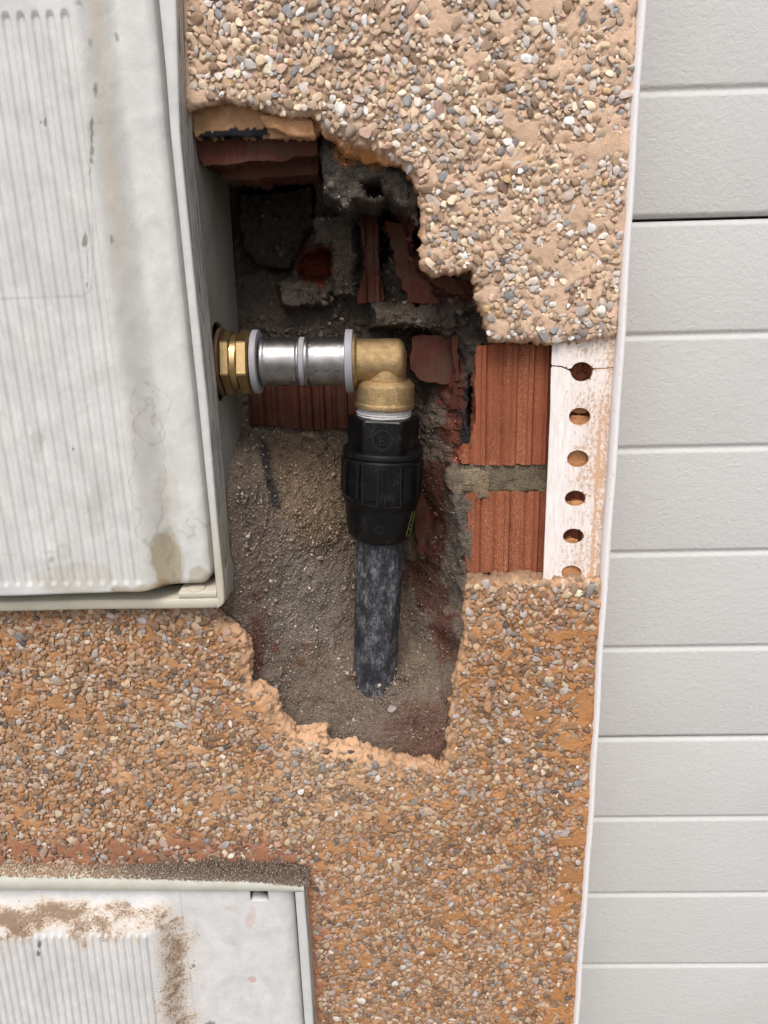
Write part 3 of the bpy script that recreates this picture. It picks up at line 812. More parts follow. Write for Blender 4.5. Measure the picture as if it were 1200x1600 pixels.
# ragged relief in all directions (undercuts): push vertices along x/z too
me = mortar.data
jx = fbm(X * 1000, PTS[:, 1] * 1000, 6., 4, 91, z=Z * 1000, gain=.65) * .0026 * smooth(16, 24, H)
jz = fbm(Z * 1000, PTS[:, 1] * 1000, 6., 4, 95, z=X * 1000, gain=.65) * .0026 * smooth(16, 24, H)
PT2 = PTS.copy(); PT2[:, 0] += jx; PT2[:, 2] += jz
me.vertices.foreach_set('co', PT2.astype(np.float32).ravel()); me.update()

def surf_y(x, z):
    i = np.clip(((x - gx[0]) / .0008).astype(int), 0, nx - 1); k = np.clip(((z - gz[0]) / .0008).astype(int), 0, nz - 1)
    return PTS[:, 1].reshape(nx, nz)[i, k], col.reshape(nx, nz, 3)[i, k]
# loose grains
GV = np.array([(1, 0, 0), (-1, 0, 0), (0, 1, 0), (0, -1, 0), (0, 0, 1), (0, 0, -1.)]); GF = np.array([[0, 3, 4], [3, 1, 4], [1, 2, 4], [2, 0, 4], [3, 0, 5], [1, 3, 5], [2, 1, 5], [0, 2, 5]])
def gproto(k):
    r = np.random.default_rng(500 + k); return GV * r.uniform(.6, 1.15, (6, 1)) + r.normal(size=(6, 3)) * .15
GP = [gproto(k) for k in range(12)]
def grains(name, n, parent, sampler, smin, smax, pw=3., kind='stuff', light=.06, tint=1.):
    x, y, z, c = sampler(n); n = len(x)
    s = smin + (smax - smin) * rng.random(n) ** pw
    R = rotm(rng.uniform(0, 6.28, n), rng.uniform(0, 6.28, n), rng.uniform(0, 6.28, n))
    c = c * tint * rng.uniform(.6, 1.35, n)[:, None]; w = rng.random(n) < light; c[w] = c[w] * .4 + srgb(205, 195, 182) * .6
    return join_stones(name, np.arange(n), x, y, z, R, np.stack([s, s, s], 1) * rng.uniform(.7, 1.2, (n, 3)), np.clip(c, .01, .8), rng.integers(0, 12, n), M_grain, parent, GF, GP, kind, None)
def samp_sand(n):
    u = rng.uniform(340, 730, n); v = rng.uniform(655, 1200, n) ; w = Parr(np.stack([u, v], 1), .035)
    x, z = w[:, 0], w[:, 2]; y, c = surf_y(x, z)
    uvp = proj(np.stack([x, y, z], 1)); k = (c[:, 0] > 0) & (rng.random(n) < smooth(640, 760, uvp[:, 1]) * .8 + .2) & ((y > .018) | (x < P(380, 900, .02)[0]))
    return x[k], y[k] - .0002, z[k], c[k]
grains('loose_sand', 48000, wall, samp_sand, .0003, .0012, 4.)
def samp_rub(n):
    u = rng.uniform(372, 705, n); v = rng.uniform(700, 1195, n); w = Parr(np.stack([u, v], 1), .04)
    x, z = w[:, 0], w[:, 2]; y, c = surf_y(x, z); k = (y > .0185) & (vnoise(x * 45, z * 45, None, 9) > .35)
    return x[k], y[k], z[k], c[k] * .9 + .02
grains('rubble', 1500, wall, samp_rub, .0009, .0030, 4., light=.05)
def samp_up(n):
    u = rng.uniform(380, 760, n); v = rng.uniform(200, 700, n); w = Parr(np.stack([u, v], 1), .07)
    x, z = w[:, 0], w[:, 2]; y, c = surf_y(x, z); k = (y > .018) & (y < .108) & (vnoise(x * 60, z * 60, None, 3) > .45)
    return x[k], y[k] - .0002, z[k], c[k]
grains('mortar_crumbs', 9000, wall, samp_up, .0003, .0013, 4., light=.05)
grains('mortar_lumps', 1500, wall, samp_up, .0010, .0042, 3.5, light=.02)
def samp_tip(n):
    u = 590 + rng.normal(0, 30, n); v = 1078 + rng.normal(0, 7, n) + np.abs(u - 590) * -.35; w = Parr(np.stack([u, v], 1), .026)
    x, z = w[:, 0], w[:, 2]; y, c = surf_y(x, z); y = np.minimum(y, .034)
    return x, y - rng.uniform(0, .002, n), z, c
grains('rubble', 420, wall, samp_tip, .0005, .0024, 3., light=.05)

# ---- bricks
def brick(poly, y, yb, mat, ribs=None, amp=.0011, seed=0, rough=.0015, sp=.0011, jag=1.4, tilt=(0, 0), name='brick', label=None, vary=None):
    pl = ragged([p for p in poly], 4, jag, 10, seed); W = to_w(pl, y)
    cx, cz = W.mean(0)
    def fr_(x, z):
        yy = y + fbm(x * 1000, z * 1000, 15., 3, seed) * .0005 + (x - cx) * tilt[0] + (z - cz) * tilt[1]
        if ribs:
            t_ = ((x + seed * .003 - (z) * .00) / ribs) % 1.
            yy = yy + amp * (smooth(0, .10, t_) * (1 - smooth(.30, .38, t_))) + amp * .35 * np.sin(t_ * 18)
        if vary: yy = yy + vary(x, z)
        return yy
    b = (W[:, 0].min() - .001, W[:, 0].max() + .001, W[:, 1].min() - .001, W[:, 1].max() + .001)
    o = slab(name, lambda x, z: inside(x, z, W), [W], b, sp, fr_, lambda x, z: yb + (x - cx) * tilt[0] + (z - cz) * tilt[1], mat, wall, None, rings=6, rough=rough, sharp=.9)
    if label: o['label'] = label
    return o
brick([(745,541),(768,538),(866,538),(945,540),(930,727),(852,725),(800,727),(746,726),(722,726),(716,716),(735,695),(744,650),(742,600)], .0150, .075, M_brick, ribs=.0095, amp=.0017, seed=1, jag=1.2, label='ribbed brick with the broken left end')
brick([(728,770),(853,768),(925,767),(915,897),(850,896),(730,896),(728,850),(731,820)], .0152, .075, M_brick, ribs=.0095, amp=.0017, seed=2, jag=1.0)
brick([(388,596),(555,596),(556,668),(500,672),(390,664)], .086, .12, M_brick_in, ribs=.0085, amp=.002, seed=3, jag=.8)
brick([(643,528),(660,524),(715,524),(713,600),(690,600),(655,595),(641,575)], .050, .09, M_brick_in, seed=4, jag=1.5, tilt=(-.12, .1))
brick([(705,524),(716,523),(717,640),(706,640),(712,590)], .040, .09, M_brick_in, seed=5, jag=1.5)
brick([(556,330),(590,322),(592,350),(592,420),(603,470),(556,474),(570,420),(566,380)], .074, .11, M_brick_in, ribs=.0085, amp=.0022, seed=6, jag=1.6, tilt=(0, .15))
brick([(600,340),(640,350),(665,415),(745,445),(746,472),(640,474),(622,430)], .060, .10, M_brick_in, seed=7, jag=3., tilt=(-.35, .1), rough=.002)
brick([(642,722),(668,720),(688,760),(690,842),(676,870),(655,868),(644,800)], .069, .10, M_brick_in, seed=8, jag=2.5, tilt=(-.3, 0))
brick([(396,590),(400,665),(392,668),(388,596)], .092, .12, M_brick_in, seed=9, jag=.5)
# broken hollow brick of the top course: two webs seen from below
brick([(304,219),(330,216),(495,216),(496,244),(470,243),(440,252),(400,250),(345,258),(318,258),(309,240)], .020, .060, M_brick_in, seed=10, jag=1.2, rough=.0018, label='broken web of the top course brick')
brick([(343,258),(420,252),(497,240),(497,273),(430,277),(380,281),(348,279)], .034, .075, M_brick_in, seed=11, jag=1.4, rough=.002)
brick([(668,425),(700,430),(745,450),(742,470),(700,455),(672,440)], .030, .06, M_brick_in, seed=12, jag=2)
# tan bedding layer above them
def colc(c, a=.12, dark=None):
    def f(V):
        k = np.tile(c, (len(V), 1)) * (1 + a * fbm(V[:, 0] * 1000, V[:, 2] * 1000, 6., 3, 5))[:, None]
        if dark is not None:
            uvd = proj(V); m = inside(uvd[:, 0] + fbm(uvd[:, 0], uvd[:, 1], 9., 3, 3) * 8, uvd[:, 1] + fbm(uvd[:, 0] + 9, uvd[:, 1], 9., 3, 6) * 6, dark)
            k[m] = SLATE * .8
        return k
    return f
def layer(name, poly, y, yb, c, seed, jag=1.5, rough=.002, dark=None, slope=0., mat=None):
    pl = ragged(poly, 4, jag, 12, seed); W = to_w(pl, y); zc = W[:, 1].mean()
    b = (W[:, 0].min() - .001, W[:, 0].max() + .001, W[:, 1].min() - .001, W[:, 1].max() + .001)
    return slab(name, lambda x, z: inside(x, z, W), [W], b, .001, lambda x, z: y + fbm(x * 1000, z * 1000, 9., 4, seed) * .0022 + (z - zc) * slope, yb, mat or M_mortar, wall, colc(c, .25, dark), rings=5, rough=rough)
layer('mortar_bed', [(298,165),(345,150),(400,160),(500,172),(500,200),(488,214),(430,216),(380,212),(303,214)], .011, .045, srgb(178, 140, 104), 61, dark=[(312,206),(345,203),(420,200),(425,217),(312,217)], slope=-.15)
layer('mortar_flake', [(402,178),(440,180),(490,188),(489,212),(462,214),(440,205),(415,198)], .0075, .03, srgb(200, 154, 112), 62, 1.2)
# mortar between and behind
layer('mortar_joint', [(722,727),(760,725),(862,726),(925,727),(920,768),(852,768),(728,769),(700,765),(703,735)], .0168, .06, srgb(128, 116, 96), 63, 2.2, .002, mat=M_cav)
layer('mortar_joint', [(728,896),(860,896),(925,896),(922,925),(728,925)], .019, .05, srgb(90, 74, 60), 64, 1)
for k, (u, v, du, dv, y) in enumerate([(906,660,22,13,.0105), (902,718,24,18,.0095), (905,640,15,6,.0098), (898,792,20,10,.0105), (890,850,14,9,.0110), (905,822,16,6,.0105), (892,897,24,16,.0090), (908,590,9,9,.0140)]):
    a = [(u + du * math.cos(j * .524), v + dv * math.sin(j * .524)) for j in range(12)]
    layer('mortar_dab', a, y, .018, srgb(196, 142, 98) if k < 7 else srgb(120, 70, 50), 70 + k, 1.5, .001)

# ---- reveal side of the corner (faces the door)
def reveal():
    n = 2600
    z = rng.uniform(WB[2], WB[3], n); y = rng.uniform(.006, .10, n) ** 1
    r = rng.uniform(.0012, .0032, n)
    xs = XC + .0005 + rng.uniform(-.0012, .0006, n)
    uvr = proj(np.stack([xs, y, z], 1))
    c = stone_color(n, uvr, xs, z, rng)
    R = rotm(rng.uniform(0, 6.28, n), rng.uniform(0, 6.28, n), rng.uniform(0, 6.28, n))
    full = IF
    keep = (rng.random(n) < np.where((uvr[:, 1] > 560) & (uvr[:, 1] < 880), .10, .55))
    idx = np.where(keep)[0]
    join_stones('reveal_pebbles', idx, xs, y, z, R, np.stack([r, r * .8, r * .7], 1), c, rng.integers(0, NP, n), M_stone, rc, full, PROT)
rc = box('reveal_coat', (XC - .014, .0065, z0), (XC - .0006, .2, z1), mat_plain('reveal_mortar', srgb(190, 140, 100), .9, 0, .2, .15, (500, .5, .001)), wall)
reveal()

# ================================================================== CORNER BEAD
bead = thing('corner_bead', 'cracked white perforated corner bead smeared with tan mortar at the wall edge', 'corner bead')
YP = .0060
def flange(poly_px, holes, label=None):
    W = to_w(ragged(poly_px, 6, .25, 30, 4), YP)
    HL = []
    for (u, v, a, b) in holes:
        HL.append(to_w(np.array([(u + a * math.cos(j / 28 * 2 * math.pi), v + b * math.sin(j / 28 * 2 * math.pi)) for j in range(28)]), YP))
    def ins(x, z):
        r = inside(x, z, W)
        for h in HL: r &= ~inside(x, z, h)
        return r
    b = (W[:, 0].min() - .0005, W[:, 0].max() + .0005, W[:, 1].min() - .0005, W[:, 1].max() + .0005)
    def fr_(x, z):
        t = (x - XC) * 1000
        return YP - .0005 * np.exp(-((t + 17) / .5) ** 2) - .0005 * np.exp(-((t + 11.5) / .5) ** 2) - .0006 * smooth(-3.5, -1.5, t) + .00012 * np.sin(t * 4.2) * (t < -18)
    def cf(V):
        t = (V[:, 0] - XC) * 1000; uvp = proj(V)
        w = .12 + .42 * smooth(-36, -16, t) + .8 * np.exp(-((t + 8.5) / 1.1) ** 2) * smooth(600, 700, uvp[:, 1]) + .30 * np.exp(-((t + 5.0) / 1.5) ** 2)
        w = w + .3 * fbm(V[:, 0] * 1000, V[:, 2] * 1000, 16., 3, 7)
        w *= smooth(-46, -36, t) * .85 + .15
        return np.tile(np.clip(w, 0, 2)[:, None], (1, 3))
    o = slab('flange', ins, [W] + HL, b, .0009, fr_, YP + .0016, M_pvc, bead, cf, rings=2, rough=0, sharp=.7)
    if label: o['label'] = label
HO = [(909,581,17.5,15.5), (906,651,17,14), (903,717,17,13.5), (899,779,16.5,12.5), (896,838,16.5,12), (893,895,16,11.5)]
hole1 = [(909 + 17.5 * math.cos(a), 581 + 15.5 * math.sin(a)) for a in np.linspace(math.radians(183), math.radians(340), 16)]
flange([(867,500),(863,541),(861.5,570.5),(878,572),(891,578)] + hole1[1:] + [(930,575),(950,574),(972,570),(974,540),(978,500)], [])
hole1b = [(909 + 17.5 * math.cos(a), 581 + 15.5 * math.sin(a)) for a in np.linspace(math.radians(338), math.radians(187) - 2 * math.pi + 2 * math.pi * 0, 2)]
arc = [(909 + 17.5 * math.cos(a), 581 + 15.5 * math.sin(a)) for a in np.linspace(math.radians(-18), math.radians(182), 20)]
flange([(972,572),(950,576.2),(930,577)] + arc + [(878,574.2),(861.3,572.6),(860,640),(853,800),(849,903),(846,925),(949,925),(951,903),(960,753),(967,672)], HO[1:])
# solid nose along the corner, slightly wavy
zz = np.linspace(WB[2] - .05, WB[3] + .05, 260)
sec = [(-.0034, .0066), (-.0036, .0018), (-.0030, -.0010), (-.0016, -.0022), (0, -.0018), (.0008, -.0004), (.0010, .0024), (.0010, .0085), (-.0004, .0088)]
V = []
ex = P(973, 569, 0)
for z in zz:
    w = .0004 * math.sin(z * 21) + .0002 * math.sin(z * 77)
    for (a, b) in sec:
        V.append((XC + a + w, b, z))
m = len(sec); f = [[i * m + j, i * m + (j + 1) % m, (i + 1) * m + (j + 1) % m, (i + 1) * m + j] for i in range(len(zz) - 1) for j in range(m)]
mk('nose', V, np.array(f), M_nose, bead, sharp=.9)
# wider white shoulder of the nose in the opened stretch
# ================================================================== GARAGE DOOR
door = thing('garage_door', 'light grey embossed sectional garage door with horizontal grooves right of the wall', 'garage door')
YD = .200
def dz(v): return float(P(1100, v, YD)[2])
def panel(zt, zb, grooves, nm='door_panel'):
    xs = np.array([P(870, 800, 0)[0] - .02, 2.6]); 
    prof = [(YD + .02, zt - .0001), (YD + .0035, zt - .0002), (YD + .0004, zt - .0028), (YD, zt - .005)]
    for g_ in sorted(grooves, reverse=True):
        for k in range(13):
            s = k / 12 * 2 - 1; prof.append((YD + .0019 * (math.cos(s * math.pi) * .5 + .5) ** 1.2, g_ + (-s) * .0050))
    prof += [(YD, zb + .005), (YD + .0004, zb + .0028), (YD + .0035, zb + .0004), (YD + .02, zb + .0003)]
    ny = 2; V = [(x, y, z + (x - .2) * -.000) for (y, z) in prof for x in xs]
    f = [[2 * k, 2 * k + 2, 2 * k + 3, 2 * k + 1] for k in range(len(prof) - 1)]
    return mk(nm, V, np.array(f), M_door, door, sharp=1.2)
pitch = (dz(343) - dz(1153)) / 5
print('door rib pitch', pitch, 'section', pitch * 5, [dz(v) for v in (140, 343, 523, 700, 863, 1012, 1152, 1278, 1397, 1508)])
panel(dz(343) + pitch * 5, dz(343) + .0016, [dz(140)] + [dz(140) + pitch * k for k in (1, 2, 3)])
panel(dz(343) - .0002, dz(1152.5) + .0003, [dz(523), dz(700), dz(863), dz(1012)])
panel(dz(1152.5) - .0003, dz(1152.5) - pitch * 5 + .001, [dz(1278), dz(1397), dz(1508), dz(1508) - pitch])
if dz(1152.5) - pitch * 5 > -1.25: panel(dz(1152.5) - pitch * 5 - .001, -1.24, [])
box('door_core', (P(870, 800, 0)[0] - .02, YD + .021, -1.25), (2.6, YD + .05, 1.3), M_dark, door)

# ================================================================== METER BOXES
def grid_mesh(name, X, Y, Z, mat, parent, col=None, flip=False, kind=None):
    a, b = X.shape; idx = np.arange(a * b).reshape(a, b)
    q = np.stack([idx[:-1, :-1], idx[1:, :-1], idx[1:, 1:], idx[:-1, 1:]], -1).reshape(-1, 4)
    if flip: q = q[:, ::-1]
    return mk(name, np.stack([X.ravel(), Y.ravel(), Z.ravel()], 1), q, mat, parent, None if col is None else col.reshape(-1, 3), kind=kind)
ONE = np.array([1., 1, 1])
def white(V): return np.ones((len(V), 3))
XBODY_ = float(XBODY)
box1 = thing('meter_box', 'upper pale grey meter box with ribbed lid, pipe fitting entering its exposed right side', 'meter box', 'meter boxes set in the wall')
XL1 = -.44; ZT1 = P(200, -190, YF)[2]
# --- frame right bar follows the bowed edge
zs = np.concatenate([np.linspace(ZB, ZB + .007, 24)[:-1], np.linspace(ZB + .007, ZT1, 90)])
def bar_right(name, xin, xout, zs, y0, y1, parent, round_bottom=0.):
    V = []; sec_n = 8; cols = []
    for z in zs:
        xi, xo = float(xin(z)), float(xout(z))
        if round_bottom and z - zs[0] < round_bottom:
            h = round_bottom - (z - zs[0]); xo = max(xi + .0003, xo - (round_bottom - math.sqrt(max(0, round_bottom ** 2 - h ** 2))))
        p = [(xi, y1), (xi, y0 + .0008), (xi + .0008, y0), (xo - .0010, y0), (xo - .0002, y0 + .0006), (xo, y0 + .0018), (xo + .0006, (y0 + y1) / 2), (xo + .0008, y1)]
        V += [(a, b, z) for a, b in p]
    n = len(zs); f = []; g_ = []
    for i in range(n - 1):
        for j in range(7): (g_ if j >= 4 else f).append([i * 8 + j, i * 8 + j + 1, i * 8 + 8 + j + 1, i * 8 + 8 + j])
    f.append(list(range(8)) ); 
    V = np.array(V); cc = 1 + .05 * fbm(V[:, 0] * 1000, V[:, 2] * 1000, 25., 3, 3)[:, None] * ONE
    if round_bottom:
        kb = (1 - smooth(zs[0] + .01, zs[0] + .09, V[:, 2]))[:, None]; cc = cc * (1 - kb + kb * (srgb(196, 190, 170) / srgb(206, 207, 202)))
        cc = cc * (1 - .10 * smooth(-.1, .5, fbm(V[:, 0] * 1000, V[:, 2] * 1000, 12., 4, 44)))[:, None]
    o = mk(name, V, [np.array(f[:-1]), np.array([f[-1][::-1]]), np.array(g_)], M_grp, parent, cc, True, .9)
    o.data.materials.append(M_grpside)
    o.data.polygons.foreach_set('material_index', np.array([0] * len(f) + [1] * len(g_), np.int32)); return o
stain = srgb(206, 200, 182) / srgb(222, 222, 217)
RBOT = .0058
bar_right('frame_side', Xin, Xout, zs, YF, .011, box1, RBOT)
# bottom bar with the raised corner block
zbt = P(150, 938, YF)[2]
def hbar(name, xa, xb, za, zb_, y0, y1, parent, mat=None, tint=None, bev=.0008, jit=.0002, rnd=0.):
    n = 60 if not rnd else 400; xs = np.linspace(xa, xb, n); V = []
    for i, x in enumerate(xs):
        w = jit * math.sin(x * 60) ; t0, t1 = zb_ + w, za + w
        if rnd and x > xb - rnd: t1 = za + rnd - math.sqrt(max(0, rnd ** 2 - (x - xb + rnd) ** 2)); t0 = max(t0, t1 + .0002)
        p = [(y1, t0), (y0 + bev, t0), (y0, t0 - bev), (y0, t1 + bev), (y0 + bev, t1), (y1, t1)]
        V += [(x, a, b) for a, b in p]
    f = [[i * 6 + j, i * 6 + 6 + j, i * 6 + 6 + j + 1, i * 6 + j + 1] for i in range(n - 1) for j in range(5)]
    f += [[0, 1, 2, 3, 4, 5]] * 0
    V = np.array(V); c = np.tile(tint if tint is not None else ONE, (len(V), 1)) * (1 + .05 * fbm(V[:, 0] * 1000, V[:, 2] * 1000, 15., 3, 8))[:, None]
    caps = np.array([[5, 4, 3, 2, 1, 0], [(n - 1) * 6 + j for j in range(6)]])
    return mk(name, V, [np.array(f), caps], mat or M_grp, parent, c, True, .9)
tb = srgb(196, 190, 170) / srgb(206, 207, 202)
hbar('frame_bottom', XL1, float(Xout(ZB)) - .0002, ZB, zbt, YF + .0002, .011, box1, tint=tb, rnd=RBOT)
hbar('frame_corner_block', P(280, 940, YF)[0], float(Xin(ZB)) + .0004, zbt - .0002, P(300, 925, YF)[2], YF + .0004, .011, box1, tint=tb * .97)
hbar('frame_top', XL1, float(Xout(ZT1)), ZT1, ZT1 + .007, YF, .011, box1)
# back rebate seen as the dark gap
box('rebate', (XL1 + .005, .034, ZB + .0045), (XBODY_ - .004, .038, ZT1), mat_plain('rebate_shell', srgb(120, 116, 108), .8), box1)
hinge = lathe('hinge_pin', P(308, 926, YF + .006) , (0, 0, 1), soft([(-.0026, .0), (-.0026, .0055), (.004, .0055), (.004, 0)], .0012), M_grp, box1, 40, colf=lambda V: np.tile(tb, (len(V), 1)))
# clip on the outside near the bottom corner
c0 = P(352, 897, .004); c0[0] = float(Xout(c0[2])) - .0012
lathe('side_boss', c0 + np.array([-.004, 0, 0]), (1, 0, 0), soft([(0, 0), (0, .0125), (.0050, .0125), (.0062, .010), (.0062, 0)], .0016), M_body, box1, 48, colf=white)

# --- lids (height fields with moulded ribs)
def lid(name, parent, xl, zt, xr_f, zb_f, yrim, raise_, field, ribs, colf, corner_r=.009, spx=.00062, spz=.0013, top_field=None, R=.0058, yedge=.022, wav=1.):
    """field = (x right edge of raised field(z) , z bottom, z top, slope width); ribs = (pitch, xlast, zlo, zhi, half width)"""
    zbmin = zb_f(np.array([xl]))[0]
    na = int((xr_f(np.array([zbmin]))[0] - xl) / spx); nb = int((zt - zbmin) / spz)
    s = np.linspace(0, 1, na) ; t = np.linspace(0, 1, nb)
    # finer at the right and bottom edges
    s = 1 - (1 - s) ** 1.0
    S, T = np.meshgrid(s, t, indexing='ij')
    Z = zt + (zbmin - zt) * T
    for _ in range(3):
        X = xl + (xr_f(Z) - xl) * S
        Z = zt + (zb_f(X) - zt) * T
    dR = xr_f(Z) - X; dB = Z - zb_f(X)
    # rounded corner distance
    qx = corner_r - dR; qz = corner_r - dB
    e = np.minimum(dR, dB); m = (qx > 0) & (qz > 0)
    e = np.where(m, corner_r - np.hypot(qx, qz), e); e = np.minimum(e, zt - Z + (0 if top_field else 1))
    Rr = R; ee = np.clip(e, 0, Rr)
    Y = yrim + (Rr - np.sqrt(np.maximum(Rr ** 2 - (Rr - ee) ** 2, 0))) * 1.0 + np.where(e < 0, .02, 0) + np.where(e <= 1e-6, yedge, 0)
    fx, fb, ft, sw = field
    k = (1 - smooth(0, 1, (X - fx(Z)) / sw)) * smooth(0, 1, (Z - fb + sw * .5) / (sw * .55)) * (1 - smooth(0, 1, (Z - ft) / sw))
    Y = Y - raise_ * k * smooth(0, .004, e)
    pit, xlast, zlo, zhi, hw = ribs
    cx = (X - xlast(Z)) / pit; near_c = np.round(cx); dx = (cx - near_c) * pit
    zc = np.clip(Z, zlo + hw, zhi - hw); dd = np.hypot(dx, Z - zc)
    rib = (1 - smooth(hw * .72, hw * 1.1, dd)) * (near_c <= 0)
    Y = Y + .0014 * rib
    Y = Y + wav * (fbm(X * 1000, Z * 1000, 45., 3, 6) * .0008 + fbm(X * 1000, Z * 1000, 9., 3, 7) * .00016)
    V = np.stack([X.ravel(), Y.ravel(), Z.ravel()], 1)
    return grid_mesh(name, X, Y, Z, M_grp, parent, colf(V).reshape(X.shape + (3,)), flip=True), (X, Y, Z)
bt = np.concatenate([Parr([(-200,943),(0,941),(100,938),(190,935)], YF - .0100), Parr([(222,929),(256,919),(300,916),(345,915)], [YF - .004, YF + .002, YF + .0035, YF + .0035])])
def zb1(x): return np.interp(x, bt[:, 0], bt[:, 2])
def xr1(z): return Xin(z) - .0034
fl = Parr([(97,17),(212,900)], YF - .014); 
def fx1(z): return np.interp(-z, -fl[:, 2], fl[:, 0]) + .003
def ellps(uvp, u, v, a, b, wob=.35, seed=0, edge=.12):
    n_ = fbm(uvp[:, 0], uvp[:, 1], float(np.clip(min(a, b) * 2.2, 5, 30)), 4, seed) * wob
    r = np.hypot((uvp[:, 0] - u) / a, (uvp[:, 1] - v) / b) + n_
    return 1 - smooth(1 - edge, 1 + edge, r)
def col_lid1(V):
    uvp = proj(V); c = np.ones((len(V), 3)); u, v = uvp[:, 0], uvp[:, 1]
    def lay(k, t): nonlocal c; k = k[:, None]; c = c * (1 - k) + c * t * k
    warm = srgb(226, 216, 198) / srgb(224, 224, 222)
    lay(np.exp(-((u - (150 + v * .105)) / 26) ** 2) * .3, warm)                      # rain run down the slope
    tanr = srgb(232, 214, 194) / srgb(224, 224, 222)
    lay(np.exp(-((u - (148 + v * .09)) / 14) ** 2) * (1 - smooth(300, 520, v)) * .35, tanr)
    dirt = srgb(186, 174, 150) / srgb(222, 222, 217)
    for (a, b, r1, r2, s_, k) in [(262,880,24,50,3,.95), (310,905,18,22,9,.7), (245,928,60,16,11,.8), (120,905,60,26,14,.35), (100,860,12,16,5,.3), (150,800,14,50,8,.22), (240,700,28,80,19,.05), (230,640,30,60,22,.06), (262,800,18,70,23,.2)]:
        lay(ellps(uvp, a, b, r1, r2, .5, s_) * k, dirt)
    rustc = srgb(190, 150, 112) / srgb(222, 222, 217)
    lay(ellps(uvp, 250, 915, 16, 9, .8, 31) * .5, rustc)
    # tide lines of dried stains
    for (a, b, r1, r2, s_) in [(232,745,24,110,41), (262,880,27,54,3), (236,640,26,45,44), (306,880,34,60,45)]:
        n_ = fbm(u, v, 30., 4, s_) * .5; r = np.hypot((u - a) / r1, (v - b) / r2) + n_
        lay(np.exp(-((r - 1) / .035) ** 2) * .35, srgb(150, 138, 116) / srgb(222, 222, 217))
    for pl_, a_ in (([(-60,468),(60,466),(130,463),(143,450),(146,380),(142,300),(137,190)], .35), ([(-60,868),(40,866),(90,861)], .3)):  # moulded creases: their groove shade drawn as thin grey colour
        dl_ = near(u, v, pl_, False)[0]; lay(np.exp(-(dl_ / 1.1) ** 2) * a_ * smooth(-.3, .3, fbm(u, v, 40., 3, 12) + .25), srgb(150, 146, 140) / srgb(224, 224, 222))
    g = srgb(120, 112, 104) / srgb(224, 224, 222)
    for (a, b, r1, r2, k) in [(143,225,3,42,.7), (133,375,3.4,10,.7), (175,374,3,8,.55), (183,58,3.5,6,.6), (63,190,2.5,3,.7), (71,190,2,4,.7), (150,140,3,10,.4), (126,5,8,6,.5), (142,68,3,10,.4), (149,138,3,7,.5), (60,693,10,20,.22), (78,875,5,8,.4), (114,701,1.5,2,.9), (136,445,2,3,.8), (137,415,1.2,30,.3)]:
        lay(ellps(uvp, a, b, r1, r2, 1.1, int(a), .25) * k, g)
    lay(smooth(.55, .8, fbm(u, v, 60., 5, 77) + .35) * .10, warm)
    wu = u + 26 * fbm(u, v, 60., 3, 201); wv_ = v + 26 * fbm(u + 50, v, 60., 3, 203)
    c = c * (1 + .10 * fbm(wu, wv_ * .7, 17., 4, 205, gain=.6) + .05 * np.abs(fbm(wu, wv_, 9., 3, 207)))[:, None]
    return c
L1, _ = lid('lid', box1, XL1 + .01, ZT1 - .009, xr1, zb1, YF + .0035, .0135, (fx1, P(100, 925, YF)[2], P(100, -2, YF)[2], .019), (.00745, lambda z: fx1(z) - .0035, P(200, 914, YF - .012)[2], P(90, 16, YF - .012)[2], .0021), col_lid1)
# body behind the wall: right side sheet with the pipe hole, bottom, back, left
AXY = .036
zax = float(P(352, 566, AXY)[2])
hy = [(AXY + .0250 * math.cos(j / 40 * 2 * math.pi), zax + .0250 * math.sin(j / 40 * 2 * math.pi)) for j in range(40)]
by0, by1 = .0112, .102
zbb = ZB + .001
rect = [(by0, zbb), (by1, zbb), (by1, ZT1), (by0, ZT1)]
hyA = np.array(hy)
slab('body_side', lambda x, z: (~inside(x, z, hyA)), [hyA], (by0, by1, zbb, ZT1), .002, lambda x, z: -XBODY + 0 * x + .0006 * np.sin(z * 18), lambda x, z: -XBODY + .003 + 0 * x, M_body, box1, None, rings=1,
     to3=lambda V: np.stack([-V[:, 1] - .0005, V[:, 0], V[:, 2]], 1), sharp=.8)
box('body_back', (XL1 + .005, by1 - .003, zbb), (XBODY - .0036, by1, ZT1), M_body, box1)
box('body_bottom', (XL1 + .005, .0165, zbb), (XBODY - .0036, by1 - .0032, zbb + .003), M_body, box1)
box('body_side', (XL1 + .002, .0165, zbb), (XL1 + .0048, by1, ZT1), M_body, box1)

# ---- lower box
box2 = thing('meter_box', 'lower white meter box with dirt-crusted lid and crumbs along its top ledge', 'meter box', 'meter boxes set in the wall')
ZB2 = -1.05
f2 = Parr([(474,1380),(482,1480),(490,1600),(503,1760)], YF)
f2i = Parr([(459.5,1380),(467,1480),(476,1600),(488,1760)], YF)
def Xo2(z): return np.interp(-z, -f2[:, 2], f2[:, 0])
def Xi2(z): return np.interp(-z, -f2i[:, 2], f2i[:, 0])
zb_t = P(240, 1392, YF)[2]
zt2 = P(470, 1383, YF)[2]
